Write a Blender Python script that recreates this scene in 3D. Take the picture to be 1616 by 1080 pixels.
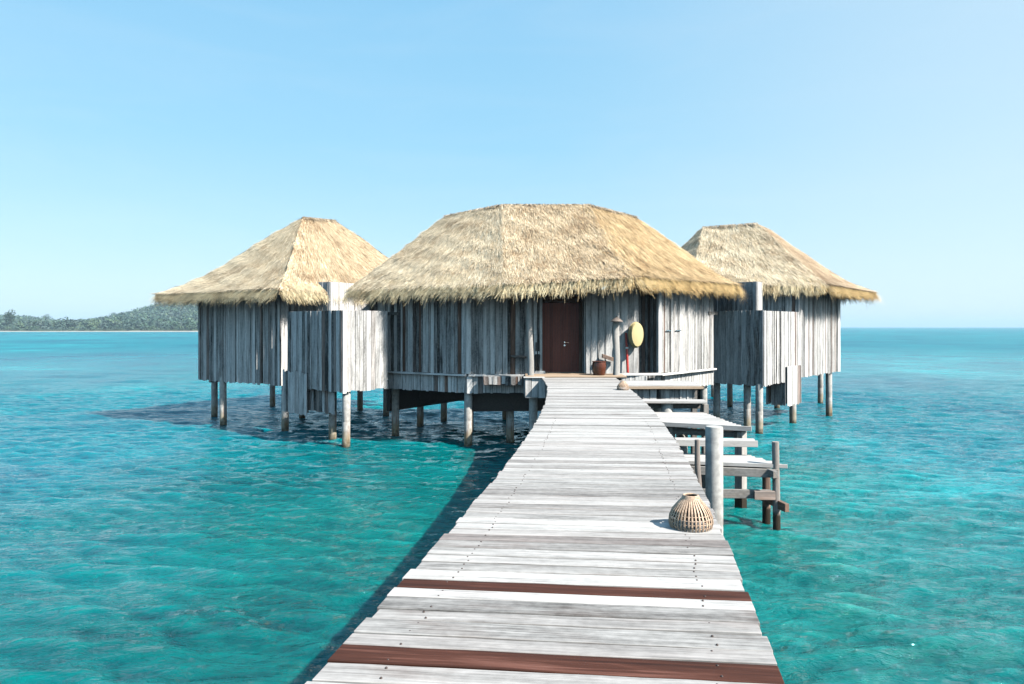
import bpy, math, random
import numpy as np
from mathutils import Vector

random.seed(7)
RNG = np.random.default_rng(11)
S = bpy.context.scene
C = S.collection
for o in list(bpy.data.objects):
    bpy.data.objects.remove(o)

# ------------------------------------------------------------------ camera
DECK = 2.4
cam_d = bpy.data.cameras.new("camera")
cam_d.sensor_width = 36.0
cam_d.lens = 24.0
cam_d.shift_y = -24.0 / 1616.0
cam_d.clip_start = 0.05
cam_d.clip_end = 30000.0
cam = bpy.data.objects.new("camera", cam_d)
cam.location = (0, 0, 4.0)
cam.rotation_euler = (math.radians(90), 0, 0)
C.objects.link(cam)
S.camera = cam

# ------------------------------------------------------------------ world, sun, exposure
SUN_EL = math.radians(43)
SUN_AZ = math.radians(123.5)            # clockwise from +Y
W = bpy.data.worlds.new("World")
S.world = W
W.use_nodes = True
wn, wl = W.node_tree.nodes, W.node_tree.links
wn.clear()
sky = wn.new("ShaderNodeTexSky")
sky.sky_type = 'NISHITA'
sky.sun_disc = False
sky.sun_elevation = SUN_EL
sky.sun_rotation = SUN_AZ
sky.altitude = 0
sky.air_density = 1.0
sky.dust_density = 0.6
sky.ozone_density = 2.0
tintn = wn.new("ShaderNodeMix"); tintn.data_type = 'RGBA'; tintn.blend_type = 'MULTIPLY'
tintn.inputs[0].default_value = 1.0
tintn.inputs[7].default_value = (1.1, 1.25, 1.15, 1)
bg = wn.new("ShaderNodeBackground")
bg.inputs[1].default_value = 0.11
wo = wn.new("ShaderNodeOutputWorld")
wl.new(sky.outputs[0], tintn.inputs[6])
# pale moist air low over the sea, a little brighter on the sun's side
tc = wn.new("ShaderNodeTexCoord"); sx_ = wn.new("ShaderNodeSeparateXYZ"); wl.new(tc.outputs["Generated"], sx_.inputs[0])
hr = wn.new("ShaderNodeValToRGB")
def skycol(r, g, b, k=4.55): return (r * k, g * k, b * k, 1)
el = hr.color_ramp.elements
el[0].position = 0.0; el[0].color = skycol(0.62, 0.81, 0.93)
el[1].position = 1.0; el[1].color = skycol(0.16, 0.42, 0.78)
for p_, c_ in ((0.06, (0.60, 0.81, 0.94)), (0.13, (0.50, 0.785, 0.955)), (0.25, (0.36, 0.715, 0.96)), (0.43, (0.30, 0.655, 0.955))):
    k = el.new(p_); k.color = skycol(*c_)
wl.new(sx_.outputs[2], hr.inputs[0])
xr = wn.new("ShaderNodeMapRange"); xr.interpolation_type = 'SMOOTHSTEP'
xr.inputs[1].default_value = -0.05; xr.inputs[2].default_value = 0.75; xr.inputs[3].default_value = 0.0; xr.inputs[4].default_value = 0.62
wl.new(sx_.outputs[0], xr.inputs[0])
hc = wn.new("ShaderNodeMix"); hc.data_type = 'RGBA'
hc.inputs[7].default_value = skycol(0.80, 0.93, 1.0)
wl.new(xr.outputs[0], hc.inputs[0]); wl.new(hr.outputs[0], hc.inputs[6])
cm = wn.new("ShaderNodeMapping"); cm.inputs["Scale"].default_value = (1.6, 1.6, 9.0); cm.inputs["Rotation"].default_value = (0.12, 0.2, 0)
wl.new(tc.outputs["Generated"], cm.inputs[0])
cn = wn.new("ShaderNodeTexNoise"); cn.inputs["Scale"].default_value = 1.7; cn.inputs["Detail"].default_value = 6; cn.inputs["Roughness"].default_value = 0.62; cn.inputs["Distortion"].default_value = 0.7
wl.new(cm.outputs[0], cn.inputs["Vector"])
cr = wn.new("ShaderNodeMapRange"); cr.inputs[1].default_value = 0.45; cr.inputs[2].default_value = 0.85; cr.inputs[3].default_value = 0.0; cr.inputs[4].default_value = 0.13
wl.new(cn.outputs[0], cr.inputs[0])
hc2 = wn.new("ShaderNodeMix"); hc2.data_type = 'RGBA'; hc2.inputs[7].default_value = skycol(0.86, 0.95, 1.0)
wl.new(cr.outputs[0], hc2.inputs[0]); wl.new(hc.outputs[2], hc2.inputs[6]); hc = hc2
hm_ = wn.new("ShaderNodeMix"); hm_.data_type = 'RGBA'
hm_.inputs[0].default_value = 0.85
wl.new(tintn.outputs[2], hm_.inputs[6]); wl.new(hc.outputs[2], hm_.inputs[7])
wl.new(hm_.outputs[2], bg.inputs[0])
wl.new(bg.outputs[0], wo.inputs[0])

sd = bpy.data.lights.new("sun", 'SUN')
sd.energy = 5.0
sd.angle = math.radians(0.5)
sd.color = (1.0, 0.95, 0.87)
sun = bpy.data.objects.new("sun", sd)
to_sun = Vector((math.sin(SUN_AZ) * math.cos(SUN_EL), math.cos(SUN_AZ) * math.cos(SUN_EL), math.sin(SUN_EL)))
sun.rotation_euler = (-to_sun).to_track_quat('-Z', 'Y').to_euler()
sun.location = (20, -10, 40)
C.objects.link(sun)

S.view_settings.view_transform = 'Standard'
S.view_settings.look = 'None'
S.view_settings.exposure = 1.0
S.view_settings.gamma = 1.0
S.render.engine = 'CYCLES'
S.cycles.use_denoising = True
S.cycles.max_bounces = 6
S.cycles.diffuse_bounces = 0
S.cycles.glossy_bounces = 3
S.cycles.volume_bounces = 0
S.cycles.caustics_reflective = False
S.cycles.caustics_refractive = False
S.cycles.sample_clamp_indirect = 6.0

# ------------------------------------------------------------------ node helpers
def new_mat(name):
    m = bpy.data.materials.new(name)
    m.use_nodes = True
    n = m.node_tree.nodes
    return m, n, m.node_tree.links, n["Principled BSDF"]

def attr(n, name):
    a = n.new("ShaderNodeAttribute"); a.attribute_name = name
    return a

def noise(n, l, vec, scale, detail=4, rough=0.55, dist=0.0):
    t = n.new("ShaderNodeTexNoise")
    t.inputs["Scale"].default_value = scale
    t.inputs["Detail"].default_value = detail
    t.inputs["Roughness"].default_value = rough
    t.inputs["Distortion"].default_value = dist
    if vec is not None: l.new(vec, t.inputs["Vector"])
    return t

def mapping(n, l, vec, scale, loc=(0, 0, 0), rot=(0, 0, 0)):
    m = n.new("ShaderNodeMapping")
    m.inputs["Scale"].default_value = scale
    m.inputs["Location"].default_value = loc
    m.inputs["Rotation"].default_value = rot
    l.new(vec, m.inputs["Vector"])
    return m.outputs[0]

def ramp(n, l, fac, stops):
    r = n.new("ShaderNodeValToRGB")
    e = r.color_ramp.elements
    while len(e) > 1: e.remove(e[-1])
    e[0].position = stops[0][0]; e[0].color = tuple(stops[0][1]) + (1,)
    for p, c in stops[1:]:
        k = e.new(p); k.color = tuple(c) + (1,)
    l.new(fac, r.inputs[0])
    return r.outputs[0]

def mix(n, l, fac, a, b, blend='MIX'):
    m = n.new("ShaderNodeMix"); m.data_type = 'RGBA'; m.blend_type = blend
    for sock, val in ((m.inputs[0], fac), (m.inputs[6], a), (m.inputs[7], b)):
        if hasattr(val, 'links') or isinstance(val, bpy.types.NodeSocket): l.new(val, sock)
        elif isinstance(val, (int, float)): sock.default_value = val
        else: sock.default_value = tuple(val) + (1,)
    return m.outputs[2]

def mth(n, l, op, a, b=0.0, clamp=False):
    m = n.new("ShaderNodeMath"); m.operation = op; m.use_clamp = clamp
    for sock, val in ((m.inputs[0], a), (m.inputs[1], b)):
        if isinstance(val, bpy.types.NodeSocket): l.new(val, sock)
        else: sock.default_value = val
    return m.outputs[0]

def bump(n, l, h, strength, dist, base=None):
    b = n.new("ShaderNodeBump")
    b.inputs["Strength"].default_value = strength
    b.inputs["Distance"].default_value = dist
    l.new(h, b.inputs["Height"])
    if base is not None: l.new(base, b.inputs["Normal"])
    return b.outputs[0]

# ------------------------------------------------------------------ materials
def plank_wood(name, dark, light, brown, rough=0.8, grain_amt=0.55, patch=0.35, wet=False):
    m, n, l, p = new_mat(name)
    t = attr(n, "tint").outputs["Fac"]; b = attr(n, "brown").outputs["Fac"]; v = attr(n, "pco").outputs["Vector"]
    g = noise(n, l, mapping(n, l, v, (1.3, 55, 1)), 1.0, 7, 0.65)
    g2 = noise(n, l, mapping(n, l, v, (0.9, 9, 1), (3, 7, 0)), 1.0, 5, 0.6, 0.6)
    g3 = noise(n, l, mapping(n, l, v, (14, 20, 1), (9, 2, 0)), 1.0, 3, 0.6)
    gf = noise(n, l, mapping(n, l, v, (2.6, 150, 1), (5, 1, 0)), 1.0, 4, 0.7)
    gg = mth(n, l, 'MULTIPLY', mth(n, l, 'SUBTRACT', mth(n, l, 'MULTIPLY', mth(n, l, 'ADD', g.outputs[0], gf.outputs[0]), 0.5), 0.5), grain_amt * 2.2)
    pp = mth(n, l, 'MULTIPLY', mth(n, l, 'SUBTRACT', g2.outputs[0], 0.5), patch * 2.2)
    qq = mth(n, l, 'MULTIPLY', mth(n, l, 'SUBTRACT', g3.outputs[0], 0.5), 0.5)
    f = mth(n, l, 'ADD', mth(n, l, 'ADD', t, gg), mth(n, l, 'ADD', pp, qq), True)
    grey = ramp(n, l, f, [(0.0, dark), (0.55, [(a * 0.45 + c * 0.55) for a, c in zip(dark, light)]), (1.0, light)])
    # weather cracks along the grain, and warm stains
    ck = noise(n, l, mapping(n, l, v, (0.8, 70, 1), (1, 4, 0)), 1.0, 2, 0.5, 0.3)
    crack = ramp(n, l, ck.outputs[0], [(0.685, (0, 0, 0)), (0.72, (1, 1, 1))])
    grey = mix(n, l, mth(n, l, 'MULTIPLY', crack, 0.75), grey, dark)
    stn = noise(n, l, mapping(n, l, v, (1.1, 5, 1), (8, 8, 0)), 1.0, 4, 0.6)
    grey = mix(n, l, mth(n, l, 'MULTIPLY', ramp(n, l, stn.outputs[0], [(0.56, (0, 0, 0)), (0.74, (1, 1, 1))]), 0.32), grey, (brown[0] * 1.6, brown[1] * 2.2, brown[2] * 2.2))
    bf = mth(n, l, 'ADD', g.outputs[0], mth(n, l, 'MULTIPLY', mth(n, l, 'SUBTRACT', g2.outputs[0], 0.5), 1.3), True)
    br = ramp(n, l, bf, [(0.2, [c * 0.35 for c in brown]), (0.55, brown), (0.80, [min(1, c * 2.0 + 0.02) for c in brown]), (0.97, [0.6 * x for x in light])])
    col = mix(n, l, b, grey, br)
    if wet:
        gp = n.new("ShaderNodeNewGeometry").outputs["Position"]; sz = n.new("ShaderNodeSeparateXYZ"); l.new(gp, sz.inputs[0])
        wz = noise(n, l, gp, 6, 4)
        wf = mth(n, l, 'MULTIPLY', mth(n, l, 'SUBTRACT', mth(n, l, 'ADD', 0.16, mth(n, l, 'MULTIPLY', wz.outputs[0], 0.55)), sz.outputs[2]), 7.0, True)
        col = mix(n, l, wf, col, (0.030, 0.022, 0.014))
    l.new(col, p.inputs["Base Color"])
    p.inputs["Roughness"].default_value = rough
    p.inputs["Specular IOR Level"].default_value = 0.25
    l.new(bump(n, l, g.outputs[0], 0.5, 0.006), p.inputs["Normal"])
    return m

M_DECK = plank_wood("silvered_deck_wood", (0.055, 0.051, 0.048), (0.495, 0.478, 0.460), (0.066, 0.022, 0.013), grain_amt=1.0, patch=0.5)
M_WALL = plank_wood("weathered_wall_wood", (0.016, 0.016, 0.016), (0.72, 0.71, 0.695), (0.12, 0.062, 0.040), grain_amt=0.8, patch=0.62)
M_BEAM = plank_wood("old_beam_wood", (0.04, 0.037, 0.034), (0.46, 0.44, 0.415), (0.20, 0.10, 0.06), wet=True)
M_PORCH = plank_wood("porch_wood", (0.16, 0.10, 0.065), (0.48, 0.37, 0.27), (0.22, 0.10, 0.05))
M_DOOR = plank_wood("red_brown_door_wood", (0.090, 0.020, 0.014), (0.36, 0.112, 0.076), (0.12, 0.03, 0.02), 0.45, 0.5, 0.3)

def simple(name, col, rough=0.6, metal=0.0, nscale=20, var=0.3, bmp=0.2):
    m, n, l, p = new_mat(name)
    g = n.new("ShaderNodeNewGeometry")
    t = noise(n, l, g.outputs["Position"], nscale, 5)
    c = ramp(n, l, t.outputs[0], [(0.25, [x * (1 - var) for x in col]), (0.75, [min(1, x * (1 + var)) for x in col])])
    l.new(c, p.inputs["Base Color"])
    p.inputs["Roughness"].default_value = rough
    p.inputs["Metallic"].default_value = metal
    if bmp: l.new(bump(n, l, t.outputs[0], bmp, 0.01), p.inputs["Normal"])
    return m

M_DARK = simple("dark_backing_wood", (0.02, 0.018, 0.016), 0.9)
M_FLOOR = simple("hut_floor_wood", (0.05, 0.04, 0.035), 0.9)
M_NAIL = simple("nail_head", (0.07, 0.05, 0.045), 0.5, 0.6, bmp=0)
M_STEEL = simple("brushed_steel", (0.7, 0.7, 0.7), 0.25, 1.0, bmp=0)
M_PLATE = simple("white_plastic", (0.75, 0.75, 0.73), 0.5, bmp=0)
M_POT = simple("brown_glaze", (0.095, 0.024, 0.009), 0.22, 0, 6, 0.5, 0.05)
M_RED = simple("red_paint", (0.42, 0.035, 0.025), 0.4, 0, 15, 0.3, 0.05)
M_BLACK = simple("black_cloth", (0.012, 0.012, 0.013), 0.8)
M_BAMBOO = simple("pale_bamboo", (0.50, 0.35, 0.245), 0.6, 0, 60, 0.45, 0.1)
M_LINING = simple("dark_woven_lining", (0.10, 0.055, 0.035), 0.85, 0, 80, 0.5, 0.2)
M_WHITEP = simple("whitewashed_wood", (0.70, 0.69, 0.67), 0.75, 0, 30, 0.2, 0.2)

def pile_mat():
    m, n, l, p = new_mat("pile_concrete")
    g = n.new("ShaderNodeNewGeometry").outputs["Position"]
    sx = n.new("ShaderNodeSeparateXYZ"); l.new(g, sx.inputs[0])
    z = sx.outputs[2]
    a = noise(n, l, g, 9, 6); b = noise(n, l, mapping(n, l, g, (9, 9, 1.2)), 1.0, 5)
    base = ramp(n, l, a.outputs[0], [(0.3, (0.30, 0.292, 0.28)), (0.7, (0.54, 0.53, 0.50))])
    streak = ramp(n, l, b.outputs[0], [(0.50, (0, 0, 0)), (0.66, (1, 1, 1))])
    low = mth(n, l, 'SUBTRACT', 1.15, mth(n, l, 'MULTIPLY', z, 0.85), True)
    base = mix(n, l, mth(n, l, 'MULTIPLY', streak, low, True), base, (0.22, 0.105, 0.05))
    tide = mth(n, l, 'SUBTRACT', 1.0, mth(n, l, 'MULTIPLY', mth(n, l, 'SUBTRACT', mth(n, l, 'ADD', z, mth(n, l, 'MULTIPLY', mth(n, l, 'SUBTRACT', b.outputs[0], 0.5), 0.7)), 0.40), 5.0), True)
    base = mix(n, l, mth(n, l, 'MULTIPLY', tide, 0.65), base, (0.24, 0.19, 0.10))
    wet = mth(n, l, 'SUBTRACT', 1.0, mth(n, l, 'MULTIPLY', mth(n, l, 'ADD', z, mth(n, l, 'MULTIPLY', mth(n, l, 'SUBTRACT', a.outputs[0], 0.5), 0.5)), 4.0), True)
    base = mix(n, l, wet, base, (0.055, 0.045, 0.025))
    l.new(base, p.inputs["Base Color"])
    p.inputs["Roughness"].default_value = 0.85
    l.new(bump(n, l, a.outputs[0], 0.4, 0.01), p.inputs["Normal"])
    return m
M_PILE = pile_mat()

def straw_mat(name):
    m, n, l, p = new_mat(name)
    c = attr(n, "col").outputs["Color"]
    g = n.new("ShaderNodeNewGeometry").outputs["Position"]
    a = noise(n, l, g, 1.1, 5, 0.6)
    b = noise(n, l, g, 9.0, 3, 0.6)
    f = mth(n, l, 'ADD', mth(n, l, 'MULTIPLY', a.outputs[0], 1.0), mth(n, l, 'MULTIPLY', b.outputs[0], 0.6))
    k = ramp(n, l, f, [(0.60, (0.66, 0.60, 0.55)), (0.80, (0.98, 0.97, 0.96)), (1.0, (1.12, 1.14, 1.16))])
    l.new(mix(n, l, 1.0, c, k, 'MULTIPLY'), p.inputs["Base Color"])
    p.inputs["Roughness"].default_value = 0.75
    p.inputs["Specular IOR Level"].default_value = 0.3
    return m
M_STRAW = straw_mat("dry_straw_thatch")

def leaf_mat():
    m, n, l, p = new_mat("tropical_leaves")
    l.new(attr(n, "col").outputs["Color"], p.inputs["Base Color"])
    p.inputs["Roughness"].default_value = 0.7
    return m
M_LEAF = leaf_mat()
M_BARK = simple("tree_bark", (0.10, 0.075, 0.055), 0.9)

# ------------------------------------------------------------------ mesh builder
class MB:
    def __init__(s):
        s.v = []; s.f = []; s.mi = []; s.t = []; s.b = []; s.p = []; s.pid = 0.0
    def quadbox(s, rings, mi=0, tint=0.6, brown=0.0, along=None, caps=True):
        """rings: list of equal-length vertex loops; skins between them."""
        o = len(s.v); k = len(rings[0]); s.pid += 3.17
        for ri, r in enumerate(rings):
            for vi, q in enumerate(r):
                s.v.append(tuple(q)); s.t.append(tint); s.b.append(brown)
                a = along[ri] if along else ri
                s.p.append((a, (vi if k != 4 else 0) * 0.05, s.pid))
        for i in range(len(rings) - 1):
            for j in range(k):
                a = o + i * k + j; b = o + i * k + (j + 1) % k
                s.f.append((a, b, b + k, a + k)); s.mi.append(mi)
        if caps:
            s.f.append(tuple(o + j for j in reversed(range(k)))); s.mi.append(mi)
            e = o + (len(rings) - 1) * k
            s.f.append(tuple(e + j for j in range(k))); s.mi.append(mi)
    def plank(s, a, b, side, up, w, th, tint=0.6, brown=0.0, seg=1, jit=0.0, mi=0, skew=(0, 0)):
        """box from a to b (Vectors), width w along side, thickness th along up (up face at a/b level)."""
        a = Vector(a); b = Vector(b); side = Vector(side).normalized(); up = Vector(up).normalized()
        L = (b - a).length; d = (b - a) / L
        o = len(s.v); s.pid += 3.17
        for i in range(seg + 1):
            f = i / seg
            c = a + (b - a) * f
            e0 = -w / 2 + random.uniform(-jit, jit); e1 = w / 2 + random.uniform(-jit, jit)
            h = random.uniform(-jit, jit) * 0.5
            sk0 = sk1 = 0
            if i == 0: sk0, sk1 = skew[0] / 2, -skew[0] / 2
            if i == seg: sk0, sk1 = skew[1] / 2, -skew[1] / 2
            for (e, z, sk) in ((e0, 0, sk0), (e1, 0, sk1), (e1, -th, sk1), (e0, -th, sk0)):
                q = c + side * e + up * (z + h) + d * sk
                s.v.append(tuple(q)); s.t.append(tint); s.b.append(brown)
                s.p.append((L * f, e + z * 0.7, s.pid))
        for i in range(seg):
            for j in range(4):
                p0 = o + i * 4 + j; p1 = o + i * 4 + (j + 1) % 4
                s.f.append((p0, p0 + 4, p1 + 4, p1)); s.mi.append(mi)
        s.f.append((o, o + 1, o + 2, o + 3)); s.mi.append(mi)
        e = o + seg * 4
        s.f.append((e + 3, e + 2, e + 1, e)); s.mi.append(mi)
    def tube(s, pts, radii, n=12, tint=0.6, brown=0.0, mi=0, noise_r=0.0):
        rings = []; al = []; acc = 0
        pts = [Vector(p) for p in pts]
        ph = random.uniform(0, 6)
        for i, p in enumerate(pts):
            d = (pts[min(i + 1, len(pts) - 1)] - pts[max(i - 1, 0)]).normalized()
            ref = Vector((0, 0, 1)) if abs(d.z) < 0.9 else Vector((1, 0, 0))
            x = d.cross(ref).normalized(); y = d.cross(x)
            rr = radii[i] if hasattr(radii, '__len__') else radii
            rings.append([p + (x * math.cos(k / n * math.tau) + y * math.sin(k / n * math.tau)) * rr *
                          (1 + noise_r * math.sin(3 * k / n * math.tau + ph + i)) for k in range(n)])
            if i: acc += (p - pts[i - 1]).length
            al.append(acc)
        s.quadbox(rings, mi, tint, brown, al)
    def lathe(s, c, prof, n=24, mi=0, tint=0.6, brown=0.0, tilt=None):
        rings = []
        for r, z in prof:
            rg = []
            for k in range(n):
                q = Vector((r * math.cos(k / n * math.tau), r * math.sin(k / n * math.tau), z))
                if tilt is not None: q = tilt @ q
                rg.append(Vector(c) + q)
            rings.append(rg)
        s.quadbox(rings, mi, tint, brown)
    def prism(s, poly, z0, z1, mi=0, tint=0.5, brown=0.0):
        s.quadbox([[(x, y, z0) for x, y in poly], [(x, y, z1) for x, y in poly]], mi, tint, brown)
    def build(s, name, mats, parent=None, smooth=False, bevel=0.0):
        me = bpy.data.meshes.new(name)
        off = Vector(parent.matrix_world.translation) if parent else Vector((0, 0, 0))
        if parent:
            q = parent; off = Vector((0, 0, 0))
            while q: off += q.location; q = q.parent
        me.from_pydata([tuple(Vector(v) - off) for v in s.v], [], s.f)
        if not isinstance(mats, (list, tuple)): mats = [mats]
        for m in mats: me.materials.append(m)
        me.polygons.foreach_set("material_index", s.mi)
        a = me.attributes.new("tint", 'FLOAT', 'POINT'); a.data.foreach_set("value", s.t)
        a = me.attributes.new("brown", 'FLOAT', 'POINT'); a.data.foreach_set("value", s.b)
        a = me.attributes.new("pco", 'FLOAT_VECTOR', 'POINT'); a.data.foreach_set("vector", [c for q in s.p for c in q])
        me.validate()
        import bmesh
        bm = bmesh.new(); bm.from_mesh(me); bmesh.ops.recalc_face_normals(bm, faces=bm.faces); bm.to_mesh(me); bm.free()
        if smooth:
            me.polygons.foreach_set("use_smooth", [True] * len(me.polygons))
            try: me.set_sharp_from_angle(angle=math.radians(40))
            except Exception: pass
        me.update()
        o = bpy.data.objects.new(name, me); C.objects.link(o)
        if parent: o.parent = parent
        if bevel:
            md = o.modifiers.new("edge_wear", 'BEVEL'); md.width = bevel; md.segments = 1; md.limit_method = 'ANGLE'
        return o

def tag(o, label=None, cat=None, group=None, kind=None):
    if label: o["label"] = label
    if cat: o["category"] = cat
    if group: o["group"] = group
    if kind: o["kind"] = kind
    return o

def thing(name, label, cat, loc, group=None):
    o = bpy.data.objects.new(name, None); C.objects.link(o)
    o.empty_display_size = 0.3
    o.location = loc
    return tag(o, label, cat, group)

def raw_mesh(name, v, f4, mats, cols=None, parent=None, off=None, smooth=False):
    """fast path: v (N,3), f4 (M,4) numpy."""
    me = bpy.data.meshes.new(name)
    v = np.asarray(v, np.float32)
    if off is not None: v = v - np.asarray(off, np.float32)
    nf = len(f4); k = f4.shape[1]
    me.vertices.add(len(v)); me.vertices.foreach_set("co", v.ravel())
    me.loops.add(nf * k); me.loops.foreach_set("vertex_index", f4.astype(np.int32).ravel())
    me.polygons.add(nf)
    me.polygons.foreach_set("loop_start", np.arange(0, nf * k, k, dtype=np.int32))
    if cols is not None:
        a = me.attributes.new("col", 'FLOAT_COLOR', 'POINT')
        c4 = np.ones((len(v), 4), np.float32); c4[:, :3] = cols
        a.data.foreach_set("color", c4.ravel())
    for m in (mats if isinstance(mats, (list, tuple)) else [mats]): me.materials.append(m)
    if smooth: me.polygons.foreach_set("use_smooth", np.ones(nf, dtype=bool))
    me.update(calc_edges=True); me.validate()
    o = bpy.data.objects.new(name, me); C.objects.link(o)
    if parent: o.parent = parent
    return o

# ------------------------------------------------------------------ water
def build_water():
    def axis(lo, hi, step, far_lo, far_hi, grow=1.035):
        mid = np.arange(lo, hi, step)
        up = []; x = hi; s_ = step
        while x < far_hi: up.append(x); s_ *= grow; x += s_
        up.append(far_hi)
        dn = []; x = lo; s_ = step
        while x > far_lo: s_ *= grow; x -= s_; dn.append(max(x, far_lo))
        return np.array(dn[::-1] + list(mid) + up)
    xs = axis(-22, 22, 0.085, -9000, 9000)
    ys = axis(1, 40, 0.085, -300, 11000)
    X, Y = np.meshgrid(xs, ys)
    cx = np.gradient(xs); cy = np.gradient(ys)
    cell = np.maximum(cx[None, :] * 0.45, cy[:, None])
    Z = np.zeros_like(X)
    rng = np.random.default_rng(5)
    # gentle patchiness of wind strength so crests come and go
    patch = 0.75 + 0.25 * np.sin(X * 0.21 + 1.3 * np.sin(Y * 0.13)) * np.sin(Y * 0.17 + 0.8 * np.sin(X * 0.11))
    WX = X + 0.22 * np.sin(Y * 0.35 + 0.7) + 0.12 * np.sin(X * 0.5)
    WY = Y + 0.22 * np.sin(X * 0.31 + 1.9) + 0.12 * np.sin(Y * 0.57 + X * 0.23)
    CR = np.zeros_like(X)
    for i in range(84):
        lam = 0.31 * (6.0 / 0.31) ** (rng.random() ** 1.5)
        th = math.radians(-90) + rng.choice((-0.38, 0.30)) + rng.normal(0, 0.30)
        k = 2 * math.pi / lam
        amp = 0.0074 * lam ** 0.80 * (0.40 if lam > 1.8 else 0.85 if lam > 1.0 else 1.15)
        ph = rng.random() * 6.28
        arg = k * (math.cos(th) * WX + math.sin(th) * WY) + ph
        fade = np.clip(lam / (cell * 3.0) - 0.6, 0, 1)
        w = 1.0 - 1.55 * np.abs(np.sin(arg * 0.5)) if i % 2 else np.sin(arg)
        CR += (0.55 if lam < 0.7 else 0.25 if lam < 1.2 else 0.04) * fade * w
        Z += amp * fade * w * (patch if lam < 3 else 1)
    nx, ny = len(xs), len(ys)
    idx = np.arange(nx * ny).reshape(ny, nx)
    f = np.stack([idx[:-1, :-1], idx[:-1, 1:], idx[1:, 1:], idx[1:, :-1]], -1).reshape(-1, 4)
    v = np.stack([X, Y, Z], -1).reshape(-1, 3)
    m, n, l, p = new_mat("turquoise_sea_water")
    g = n.new("ShaderNodeNewGeometry").outputs["Position"]
    big = noise(n, l, mapping(n, l, g, (0.035, 0.055, 1)), 1.0, 4, 0.55, 0.4)
    mid = noise(n, l, mapping(n, l, g, (0.22, 0.4, 1), (5, 3, 0)), 1.0, 4, 0.6, 0.15)
    sep = n.new("ShaderNodeSeparateXYZ"); l.new(g, sep.inputs[0])
    f1 = mth(n, l, 'ADD', mth(n, l, 'MULTIPLY', big.outputs[0], 0.75), mth(n, l, 'MULTIPLY', mth(n, l, 'SUBTRACT', mid.outputs[0], 0.10), 0.32))
    fine = noise(n, l, mapping(n, l, g, (1.1, 2.6, 1), (2, 9, 0), (0, 0, 0.1)), 1.0, 4, 0.65, 0.3)
    fine2 = noise(n, l, mapping(n, l, g, (3.2, 8.5, 1), (4, 6, 0), (0, 0, -0.12)), 1.0, 3, 0.6, 0.2)
    streak = noise(n, l, mapping(n, l, g, (0.45, 0.24, 1), (2, 1, 0)), 1.0, 5, 0.7, 0.0)
    wide = noise(n, l, mapping(n, l, g, (0.10, 0.030, 1), (3, 7, 0)), 1.0, 6, 0.78, 0.0)
    remote = noise(n, l, mapping(n, l, g, (0.022, 0.0045, 1), (1, 5, 0)), 1.0, 6, 0.78, 0.0)
    f1 = mth(n, l, 'ADD', f1, mth(n, l, 'MULTIPLY', attr(n, "crest").outputs["Fac"], 0.045))  # crests lightened, troughs darkened in the base colour to imitate light through waves
    f1 = mth(n, l, 'ADD', f1, mth(n, l, 'MULTIPLY', mth(n, l, 'SUBTRACT', fine.outputs[0], 0.5), 0.10))  # bright and dark ripple facets put into the base colour, here and below
    f1 = mth(n, l, 'ADD', f1, mth(n, l, 'MULTIPLY', mth(n, l, 'SUBTRACT', remote.outputs[0], 0.5), 0.75))
    f1 = mth(n, l, 'ADD', f1, mth(n, l, 'MULTIPLY', mth(n, l, 'SUBTRACT', fine2.outputs[0], 0.5), 0.16))
    f1 = mth(n, l, 'ADD', f1, mth(n, l, 'MULTIPLY', mth(n, l, 'SUBTRACT', wide.outputs[0], 0.5), 0.42))
    f1 = mth(n, l, 'ADD', f1, mth(n, l, 'MULTIPLY', mth(n, l, 'SUBTRACT', streak.outputs[0], 0.5), 0.16))
    c = ramp(n, l, f1, [(0.26, (0.0, 0.040, 0.085)), (0.42, (0.0, 0.115, 0.158)), (0.57, (0.0, 0.165, 0.200)), (0.80, (0.008, 0.320, 0.345))])
    shal = ramp(n, l, f1, [(0.26, (0.0, 0.030, 0.034)), (0.44, (0.0, 0.098, 0.090)), (0.60, (0.0, 0.142, 0.122)), (0.80, (0.012, 0.260, 0.220))])
    # shallow sandy-green floor near the jetty and huts
    dx = mth(n, l, 'MULTIPLY', mth(n, l, 'ADD', sep.outputs[0], 0.0), 0.070)
    dy = mth(n, l, 'MULTIPLY', mth(n, l, 'SUBTRACT', sep.outputs[1], 11.0), 0.060)
    d2 = mth(n, l, 'ADD', mth(n, l, 'MULTIPLY', dx, dx), mth(n, l, 'MULTIPLY', dy, dy))
    near = mth(n, l, 'SUBTRACT', 1.05, mth(n, l, 'ADD', d2, mth(n, l, 'MULTIPLY', mth(n, l, 'SUBTRACT', mid.outputs[0], 0.5), 1.2)), True)
    c = mix(n, l, mth(n, l, 'MULTIPLY', near, 0.85), c, shal)
    l.new(c, p.inputs["Base Color"])
    p.inputs["Subsurface Weight"].default_value = 0.85
    p.inputs["Subsurface Radius"].default_value = (0.3, 0.9, 1.0)
    p.inputs["Subsurface Scale"].default_value = 0.40
    far = n.new("ShaderNodeVectorMath"); far.operation = 'LENGTH'; l.new(g, far.inputs[0])
    fr = n.new("ShaderNodeMapRange"); fr.inputs[1].default_value = 25; fr.inputs[2].default_value = 160; fr.inputs[3].default_value = 0.035; fr.inputs[4].default_value = 0.42
    l.new(far.outputs["Value"], fr.inputs[0]); l.new(fr.outputs[0], p.inputs["Roughness"])
    p.inputs["IOR"].default_value = 1.43
    b1 = noise(n, l, mapping(n, l, g, (1.6, 3.4, 1), (0, 0, 0), (0, 0, 0.12)), 1.0, 5, 0.62, 0.5)
    b2 = noise(n, l, mapping(n, l, g, (0.16, 0.42, 1), (0, 0, 0), (0, 0, -0.1)), 1.0, 5, 0.65, 0.4)
    nb = bump(n, l, b2.outputs[0], 1.0, 0.3)
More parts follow.
